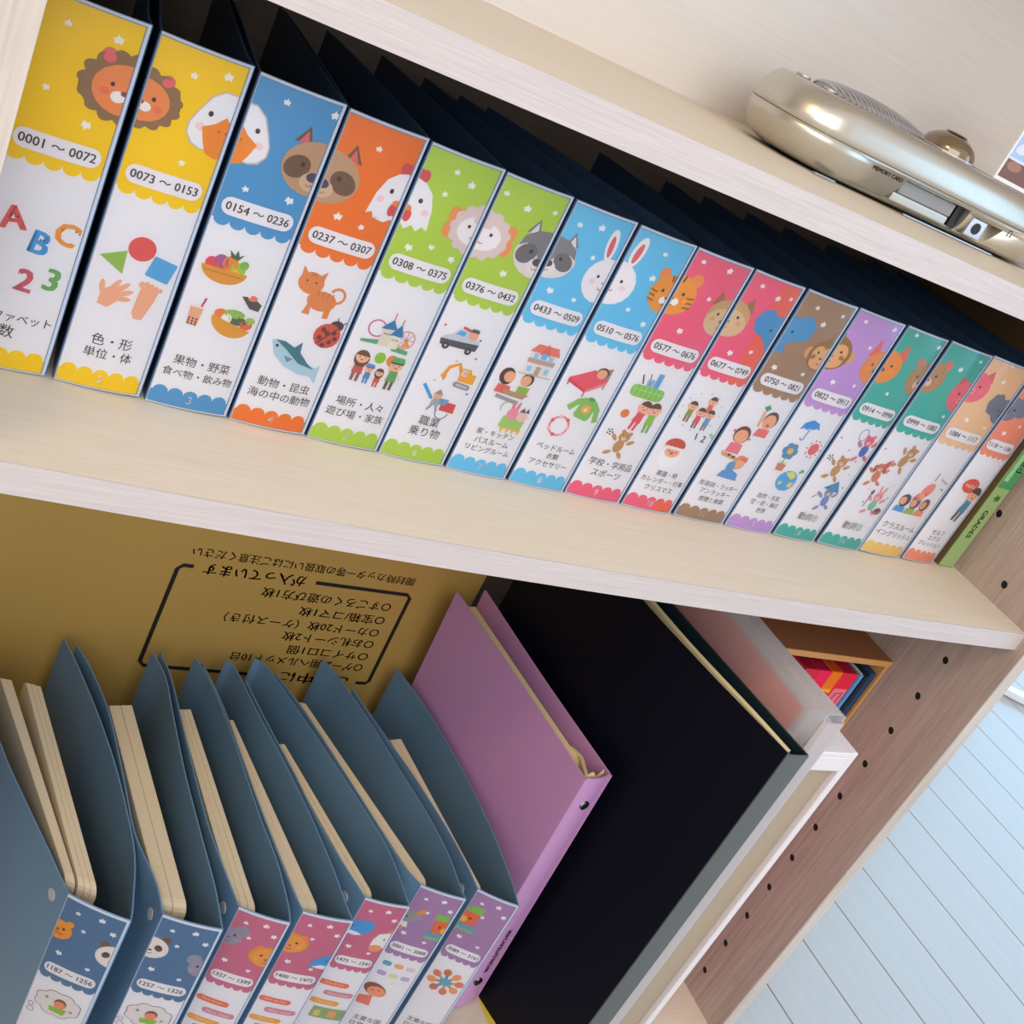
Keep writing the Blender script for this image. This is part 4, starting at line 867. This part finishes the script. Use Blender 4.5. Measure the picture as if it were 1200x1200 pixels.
for pts in ([(-528, -307), (-418, -307), (-413, -311), (-411.5, -434), (-415, -438), (-427, -438)], [(-660, -307), (-670, -307), (-675, -312), (-676, -433), (-671, -438.5), (-530, -438.5)]):
    A.at(1); A.line(pts, 4.6, K)
A.build('print', lambda x, z, o: (x, 361.9 - o, z), M['inkmat'], gbx)

# ------------------------------------------------------------------ lilac file
lf = empty('lilac_ring_file', (-335, 60, ZF)); meta(lf, 'lilac plastic ring file with torn cream paper showing at its spine top', 'file')
HP = 340
def arcpts(a, b, k, n=8):
    a, b = Vector(a), Vector(b); d = (b - a); nr = Vector((d.y, -d.x)).normalized()
    return [tuple(a + d * (i / n) + nr * k * (1 - (2 * i / n - 1) ** 2)) for i in range(n + 1)]
z1 = ZF + HP
link('front_cover', wall(NB(), crom([(-353, 57), (-354.8, 66), (-366, 180), (-383, 330)], 6), 1.6, ZF + .2, z1), M['lilac'], lf)
link('back_cover', wall(NB(), crom([(-321.5, 62.5), (-322.5, 72), (-335, 200), (-344, 338)], 6), 1.6, ZF + .2, z1), M['lilac'], lf)
sp = link('spine', wall(NB(), arcpts((-353, 57), (-321.5, 62.5), 3.0), 1.6, ZF + .2, z1), M['lilac_in'], lf)
for zc in (-306, -570):
    bm = NB(); cyl(bm, (-337.5, 56.2, zc), (.172, -.985, 0), 5.6, 2.0, 24, r2=5.0); r = link('rivet', bm, M['steel'], sp, smooth=False)
    bm = NB(); cyl(bm, (-337.15, 54.2, zc), (.172, -.985, 0), 3.2, .4, 20); link('rivet_hole', bm, M['blackplas'], r)
A = Art(10, 10); A.at(1); A.text('WORLD/TEACHER', 0, 0, 68, 6.0, (64, 30, 52), 90, bold=.2)
A.build('spine_print', lambda x, z, o: (-334.6 + x * .985, 55.6 + x * .17 - o, -522 + z), M['inkmat'], sp)
link('paper_stack', wall(NB(), crom([(-344, 84), (-353.5, 180), (-367, 318)], 5), 13, ZF + 8, z1 - 10), M['cream'], lf)
bm = NB(); pts = arcpts((-349, 61), (-326, 65), 1.5, 10); N = len(pts); prev = None
for i, p in enumerate(pts):
    zt = z1 - 2 + [0, 3, 5, 4, 1, -2, 0, 4, 6, 2, -8][i]; r = [bm.verts.new((p[0], p[1], z1 - 150)), bm.verts.new((p[0], p[1], zt)), bm.verts.new((p[0] + .3, p[1] + 1.2, zt)), bm.verts.new((p[0] + .3, p[1] + 1.2, z1 - 150))]
    if prev:
        for j in range(4): bm.faces.new((prev[j], prev[(j + 1) % 4], r[(j + 1) % 4], r[j]))
    prev = r
bmesh.ops.recalc_face_normals(bm, faces=bm.faces)
tp = link('torn_paper', bm, M['cream'], lf)
bm = NB(); wall(bm, crom([(-349, 61), (-343, 76), (-337, 92), (-340, 108)], 5), 4.0, z1 - 120, z1 - 1, z1b=z1 - 10); link('torn_paper', bm, M['cream'], lf)

lf.location += Vector((14, 0, 2.6)) * MM; lf.rotation_euler = (0, -R_(2.4), 0)

# ------------------------------------------------------------------ navy folder
nf = empty('navy_portfolio', (-262, 60, ZF)); meta(nf, 'tall near-black navy portfolio with cream pages, right of the lilac file', 'folder')
zt = -129
link('front_cover', wall(NB(), crom([(-270.5, -45), (-284, 10), (-297, 65), (-313.5, 155), (-317, 240), (-321, 330)], 6), 2.2, ZF + .6, zt), M['navy'], nf)
link('back_cover', wall(NB(), crom([(-244, -45), (-251, 0), (-275, 178), (-288, 330)], 6), 2.2, ZF + .6, zt - 1), M['teal_dark'], nf)
link('spine', wall(NB(), arcpts((-270.5, -45.6), (-244, -45.6), .8, 4), 1.6, ZF + .6, zt - 1), M['grey_spine'], nf)
link('pages', wall(NB(), crom([(-262, -39), (-270, 10), (-288, 100), (-299, 200), (-306, 325)], 5), 6, ZF + 4, zt - 3), M['cream'], nf)
link('under_sheet', B(-300, -248, -30, 250, ZF + .2, ZF + .45), M['yellow'], nf)

# ------------------------------------------------------------------ frosted clear case
cc = empty('clear_document_case', (-205, 90, ZF)); meta(cc, 'frosted clear plastic case with a coral red sheet inside, right of the navy portfolio', 'case')
zc = -103
link('front_cover', wall(NB(), crom([(-219.5, -22), (-220, -10), (-222, 92), (-226, 320)], 5), 1.2, ZF + .3, zc), M['frost'], cc)
link('back_cover', wall(NB(), crom([(-197, -22), (-198, -10), (-203, 116), (-208, 320)], 5), 1.2, ZF + .3, zc), M['frost'], cc)
bm = NB(); wall(bm, [(-221, -22), (-218, -25.5), (-198, -25.5), (-195, -22)], 1.2, ZF + .3, zc - 6); link('spine', bm, M['frost2'], cc)
bm = NB(); wall(bm, [(-209.5, -20), (-211.5, 116), (-216, 320)], 19, zc - 1.2, zc); link('lid', bm, M['frost2'], cc)
bm = NB(); 
for k in range(10): cyl(bm, (-208.5 - k * .35, -10 + k * 14, zc - .2), (0, 0, 1), 1.0, .8, 10)
link('stud_row', bm, M['snap'], cc)
link('red_sheet', B(-219.0, -218.2, 4, 250, -330, -119), M['redpaper'], cc)
link('paper_bundle', B(-213, -205, 0, 290, ZF + 4, -118), M['paper'], cc)

# ------------------------------------------------------------------ white magazine box
wbx = empty('white_file_box', (-165, 40, ZF)); meta(wbx, 'white open-fronted file box with beige papers, right of the frosted case', 'box')
zw = -148
bm = NB(); box(bm, -148, -139, -20, 92, ZF + .3, zw); link('side_wall', bm, M['whitebox'], wbx, bevel=1.2)
bm = NB(); box(bm, -193, -190, -20, 92, ZF + .3, zw); link('side_wall', bm, M['whitebox'], wbx, bevel=.8)
bm = NB(); box(bm, -190, -148, -20, 92, zw - 6, zw - .4); link('top_wall', bm, M['whitebox'], wbx, bevel=1)
bm = NB(); box(bm, -190, -148, -20, -15, zw - 24, zw - 6); link('front_lip', bm, M['whitebox'], wbx, bevel=1)
bm = NB(); box(bm, -190, -148, 88, 92, ZF + .3, zw - 6); link('back_wall', bm, M['whitebox'], wbx)
bm = NB(); box(bm, -190, -148, -20, 88, ZF + .3, ZF + 4); link('base', bm, M['whitebox'], wbx)
bm = NB(); box(bm, -189, -149, -14, 86, ZF + 4.2, zw - 9); link('beige_papers', bm, M['beige'], wbx, bevel=1)

# ------------------------------------------------------------------ kraft box in the right corner with small books
kb = empty('kraft_box', (-65, 160, ZF)); meta(kb, 'open brown kraft box against the right panel holding small books', 'box')
zk = -121.5
bm = B(-178, -1, 97, 300, zk - 7, zk); link('top_board', bm, [M['kraft']], kb)
link('cut_edge', B(-178, -1, 95.8, 97, zk - 7, zk), M['kraft_edge'], kb)
link('side_board', B(-6, -1, 97, 300, ZF + .3, zk - 7), M['kraft_edge'], kb)
link('side_board', B(-178, -173, 97, 300, ZF + .3, zk - 7), M['kraft_edge'], kb)
link('back_board', B(-173, -6, 295, 300, ZF + .3, zk - 7), M['kraft'], kb)
link('base_board', B(-173, -6, 97, 295, ZF + .3, ZF + 6), M['kraft'], kb)
BK = [(-108, -88, (206, 40, 70), (150, 20, 50), 'dark red slim book, leftmost in the kraft box', 'plain'), (-87.5, -67.5, (238, 26, 84), (170, 16, 60), 'crimson slim book left of the orange one in the kraft box', 'plain'), (-67, -50.5, (240, 120, 24), (200, 80, 20), 'orange slim book in the kraft box', 'orange'), (-50, -26, (232, 32, 66), (170, 22, 50), 'red slim book with a music note, in the kraft box', 'note')]
for x0, x1, c1, c2, lab, kind in BK:
    rt = empty('slim_book', ((x0 + x1) / 2, 180, ZF + 6)); meta(rt, lab, 'book')
    zt = -149.5
    link('cover', B(x0, x1, 104, 250, ZF + 6.2, zt), mat('book cover', c1, .4), rt, bevel=.8)
    link('top_edge', B(x0 + .8, x1 - .8, 105.5, 249, zt, zt + .3), mat('book top', c2, .5), rt)
    A = Art(x1 - x0, 60); W = x1 - x0
    if kind == 'note':
        A.at(0); A.rbox(W / 2, 24, W - 3, 30, 2, (240, 120, 140)); A.line([(6, 14), (9, 32), (18, 34), (17, 18)], 1.6, (110, 20, 50)); A.ell(4.6, 13.5, 2.8, 2, (110, 20, 50)); A.ell(15.4, 17, 2.8, 2, (110, 20, 50))
    elif kind == 'orange':
        A.at(0); A.rbox(W / 2, 20, W - 3, 34, 2, (244, 180, 60)); A.puff(W / 2, 28, 8, 5, 6, (206, 70, 30))
    else: A.at(0); A.rbox(W / 2, 20, W - 3, 24, 2, (244, 150, 160))
    A.build('spine_print', lambda x, z, o, x0=x0: (x0 + x, 103.8 - o, -209.5 + z), M['inkmat'], rt)
rt = empty('blue_slipcase', (-23, 180, ZF + 6)); meta(rt, 'light blue thin slipcase right of the red music book', 'book'); link('cover', B(-25.6, -21, 102, 250, ZF + 6.2, -148), mat('light blue card', (96, 160, 214), .5), rt)
link('page_block', B(-24.8, -21.8, 104, 248, -148, -147.4), M['cream'], rt)
rt = empty('navy_book', (-13, 180, ZF + 6)); meta(rt, 'navy blue book standing in the kraft box next to the right panel', 'book'); link('cover', B(-15.5, -6.6, 99, 290, ZF + 6.2, -142), mat('navy book cover', (24, 62, 96), .5), rt, bevel=1.5); link('hinge_groove', B(-20.2, -15.6, 99.6, 290, ZF + 6.2, -146), M['teal_dark'], rt)

# ------------------------------------------------------------------ green workbook beside the right panel, upper row
gw = empty('green_workbook', (-18, 200, 0)); meta(gw, 'thin light green workbook between the salmon binder and the right panel', 'book')
link('spine', B(-28, -6, 104, 106, .5, 262), M['green'], gw, bevel=.6)
link('cover', B(-28, -26.8, 106, 330, .5, 262), M['brownish'], gw); link('cover', B(-7.2, -6, 106, 330, .5, 262), M['green'], gw); link('pages', B(-26.6, -7.4, 106.2, 328, 2, 260), M['cream'], gw)
A = Art(22, 262); A.at(0); A.rect(.5, 21.5, 98, 261, (66, 146, 92)); A.rect(2, 9, 106, 258, (142, 196, 140)); A.at(2); A.text('Advanced', 14.5, 146, 66, 10, (214, 236, 204), -90, bold=.2); A.at(1); A.star(11, 86, 5, (44, 110, 60), 90); A.at(1); A.text('GRADES', 10.5, 54, 34, 8.5, (120, 172, 96), -90, bold=.2)
A.build('spine_print', lambda x, z, o: (-28 + x, 103.8 - o, z), M['inkmat'], gw, clip=(.3, 21.7, 1, 261))
link('board_backing', B(-34, -29.4, 112, 335, .5, 214), M['brownish'], gw)

# ------------------------------------------------------------------ disc player on the top shelf
pl_ = empty('disc_player', (-300, 185, 287.1)); meta(pl_, 'champagne silver portable audio player with grille and knob on the top shelf', 'audio player')
def rrect(x0, x1, y0, y1, r, n=8):
    q = []
    for cx, cy, a0 in ((x1 - r, y1 - r, 0), (x0 + r, y1 - r, 90), (x0 + r, y0 + r, 180), (x1 - r, y0 + r, 270)):
        for k in range(n + 1): t = R_(a0 + 90 * k / n); q.append((cx + r * math.cos(t), cy + r * math.sin(t)))
    return q
X0, X1, Y0, Y1 = -468.0, -120.0, 113.0, 212.0
def loft(prof):
    bm = NB(); rings = []
    for z, ins in prof:
        rings.append([bm.verts.new((x, y, z)) for x, y in rrect(X0 + ins * 1.5, X1 - ins * 1.5, Y0 + ins, Y1 - ins * .3, 46 - ins * .3)])
    for a_, b_ in zip(rings, rings[1:]):
        for k in range(len(a_)): bm.faces.new((a_[k], a_[(k + 1) % len(a_)], b_[(k + 1) % len(b_)], b_[k]))
    bm.faces.new(rings[0][::-1]); bm.faces.new(rings[-1]); return bm
body = link('lower_shell', loft([(289.5, 15), (291.5, 10), (294, 6.5), (298, 3.6), (303, 1.6), (309, .4), (315.3, 0)]), M['silver'], pl_, smooth=True)
cut = NB(); box(cut, -349, -270, 100, 124, 292.6, 312.2); box(cut, -262, -224, 100, 124, 293.5, 309.5)
for v in cut.verts:
    if v.co.x < -340 and v.co.z < 300: v.co.x -= 7
    if v.co.x > -230 and v.co.z < 300: v.co.x -= 9
cutter = link('cutter', cut, M['silver'])
md = body.modifiers.new('slots', 'BOOLEAN'); md.object = cutter; md.operation = 'DIFFERENCE'; md.solver = 'EXACT'
bpy.context.view_layer.update(); nm = bpy.data.meshes.new_from_object(body.evaluated_get(bpy.context.evaluated_depsgraph_get())); body.modifiers.clear(); body.data = nm; bpy.data.objects.remove(cutter)
up = link('upper_shell', loft([(315.7, .4), (316.2, 0), (322, .6), (328, 1.8), (333, 3.6), (337, 6.2), (339.4, 8.2), (340.4, 9.6), (340.8, 11.5)]), M['silver'], pl_, smooth=True)
link('seam_line', loft([(315.3, 1.2), (315.7, 1.2)]), M['blackplas'], pl_)
link('foot_plate', loft([(287.15, 24), (289.5, 20)]), M['blackplas'], pl_)
bm = NB(); box(bm, -430, -408, 118, 122, 287.3, 289.2); link('foot_strip', bm, M['steel'], pl_, bevel=.5)
bm = NB(); box(bm, -330, -214, 117, 120, 287.3, 289.0); link('foot_strip', bm, M['steel'], pl_, bevel=.5)
bm = NB(); P_ = [(-351.5, 296), (-346, 296)]; box(bm, -346.5, -282, 118.5, 121, 300.5, 311); dr = link('card_door', bm, M['greyplas'], pl_, bevel=.8)
bm = NB(); box(bm, -352, -284, 117, 121, 293.2, 300.2); link('card_ledge', bm, M['silver'], pl_, bevel=1.2)
bm = NB(); box(bm, -280, -271.5, 118.5, 123, 294, 311); link('slot_wall', bm, M['blackplas'], pl_)
bm = NB(); box(bm, -261, -241, 115.5, 121, 293.8, 309); jk = link('jack_plate', bm, M['silver2'], pl_, bevel=.6)
bm = NB(); cyl(bm, (-251, 115.6, 301.5), (0, -1, 0), 4.6, .8, 24); ring = link('jack_ring', bm, M['blackplas'], jk)
A = Art(10, 10); A.at(1); A.text('MEMORY CARD', 0, 0, 34, 5, (34, 36, 44), bold=.12); A.build('lettering', lambda x, z, o: (-370.5 + x, 113.1 - o, 309.8 + z * .9), M['inkmat'], pl_)
A = Art(10, 10); A.at(1); A.arc(0, 0, 2.3, -20, 200, .7, (34, 36, 44), 10); A.ell(-2.1, -1.6, .8, 1.3, (60, 62, 70), n=8); A.ell(2.1, -1.6, .8, 1.3, (60, 62, 70), n=8)
A.build('headphone_mark', lambda x, z, o: (-215 + x, 113.1 - o, 309.6 + z), M['inkmat'], pl_)
# top: speaker grille dome made of ribs, knob
gr = link('grille_base', (lambda b_: b_)(loft([(340.8, 60), (341.0, 60)])), M['greyplas'], pl_)
def dome(bm, cx, cy, rx, ry, h, z0, n=24, m=6):
    prev = None
    for j in range(m + 1):
        t = R_(90 * j / m); rr = math.cos(t); zz = z0 + h * math.sin(t)
        if j == m: top_v = bm.verts.new((cx, cy, zz)); [bm.faces.new((prev[k], prev[(k + 1) % n], top_v)) for k in range(n)]; break
        ring_ = [bm.verts.new((cx + rx * rr * math.cos(2 * math.pi * k / n), cy + ry * rr * math.sin(2 * math.pi * k / n), zz)) for k in range(n)]
        if prev: [bm.faces.new((prev[k], prev[(k + 1) % n], ring_[(k + 1) % n], ring_[k])) for k in range(n)]
        prev = ring_
    return bm
GX, GY = -376, 160
link('speaker_dome', dome(NB(), GX, GY, 56, 34, 8.4, 341), M['greyplas'], pl_, smooth=True)
for k in range(25):
    xx = GX - 50 + k * 4.2; s_ = max(0, 1 - ((xx - GX) / 56) ** 2) ** .5
    if s_ < .15: continue
    bm = NB(); pts = []
    for q in range(13):
        t = -1 + 2 * q / 12; zz = 341 + 8.4 * max(0, s_ * s_ - (t * s_) ** 2) ** .5; pts.append((GY + t * 34 * s_, zz))
    pv = None
    for y, zz in pts:
        r = [bm.verts.new((xx - .95, y, zz - .3)), bm.verts.new((xx - .95, y, zz + 1.1)), bm.verts.new((xx + .95, y, zz + 1.1)), bm.verts.new((xx + .95, y, zz - .3))]
        if pv: [bm.faces.new((pv[j], pv[(j + 1) % 4], r[(j + 1) % 4], r[j])) for j in range(4)]
        pv = r
    bmesh.ops.recalc_face_normals(bm, faces=bm.faces); link('grille_rib', bm, M['silver2'], pl_)
bm = NB(); cyl(bm, (-440, 172, 340.8), (0, 0, 1), 6, 2.2, 20); link('button', bm, M['silver2'], pl_, bevel=.6)
bm = NB(); cyl(bm, (-430, 150, 340.8), (0, 0, 1), 5, 2.0, 20); link('button', bm, M['silver2'], pl_, bevel=.6)
kn = link('knob_ring', cyl(NB(), (-291, 150, 340.8), (0, 0, 1), 25, 1.6, 36), M['silver2'], pl_, bevel=.5)
link('knob', dome(NB(), -291, 150, 23, 23, 14.5, 342.4, 32, 8), M['bronze'], pl_, smooth=True)
link('knob_top', dome(NB(), -291, 150, 10, 10, 1.6, 356.2, 20, 4), M['bronze'], kn, smooth=True)

# snapshot standing on the player, at the frame's right edge
sn = empty('snapshot', (-215, 122, 342)); meta(sn, 'small white-bordered photo print standing on the audio player', 'photo')
link('card', B(-246, -176, 134, 135.2, 341.2, 398), M['paper'], sn)
A = Art(70, 57); A.at(0); A.rect(2.4, 67.6, 3, 54, (166, 196, 240)); A.rect(2.4, 67.6, 3, 18, (120, 90, 86)); A.ell(16, 30, 12, 5, (214, 224, 244), 20); A.ell(40, 40, 16, 6, (206, 216, 240), 10); A.ell(14, 14, 9, 4, (160, 120, 110)); A.rect(2.4, 67.6, 18, 20, (214, 222, 240))
A.build('picture', lambda x, z, o: (-246 + x, 133.9 - o, 341.2 + z), M['inkmat'], sn)
ps = empty('paper_slip', (-140, 130, 287)); meta(ps, 'thin white paper slip under the right end of the audio player', 'paper')
link('sheet', B(-172, -60, 96, 142, 287.2, 287.6), M['paper'], ps)
A = Art(100, 40); A.at(0)
for q in range(8): A.at(0); A.rect(8 + q * 12, 14 + q * 12, 30, 32, (190, 150, 190))
A.build('print', lambda x, y, o: (-172 + x, 100 + y, 287.65 + o), M['inkmat'], ps)

# white bentwood chair runner lying on the floor at the right edge
cr_ = empty('chair_runner', (1640, 780, -681)); meta(cr_, 'white curved furniture runner on the floor at the right edge', 'furniture')
link('runner', wall(NB(), crom([(1590, 826), (1640, 790), (1700, 765), (1800, 750), (1950, 745)], 5), 34, -681.5, -661), M['white'], cr_, bevel=4)
link('crossbar', B(1930, 1965, 745, 1300, -681.5, -655), M['white'], cr_, bevel=4)
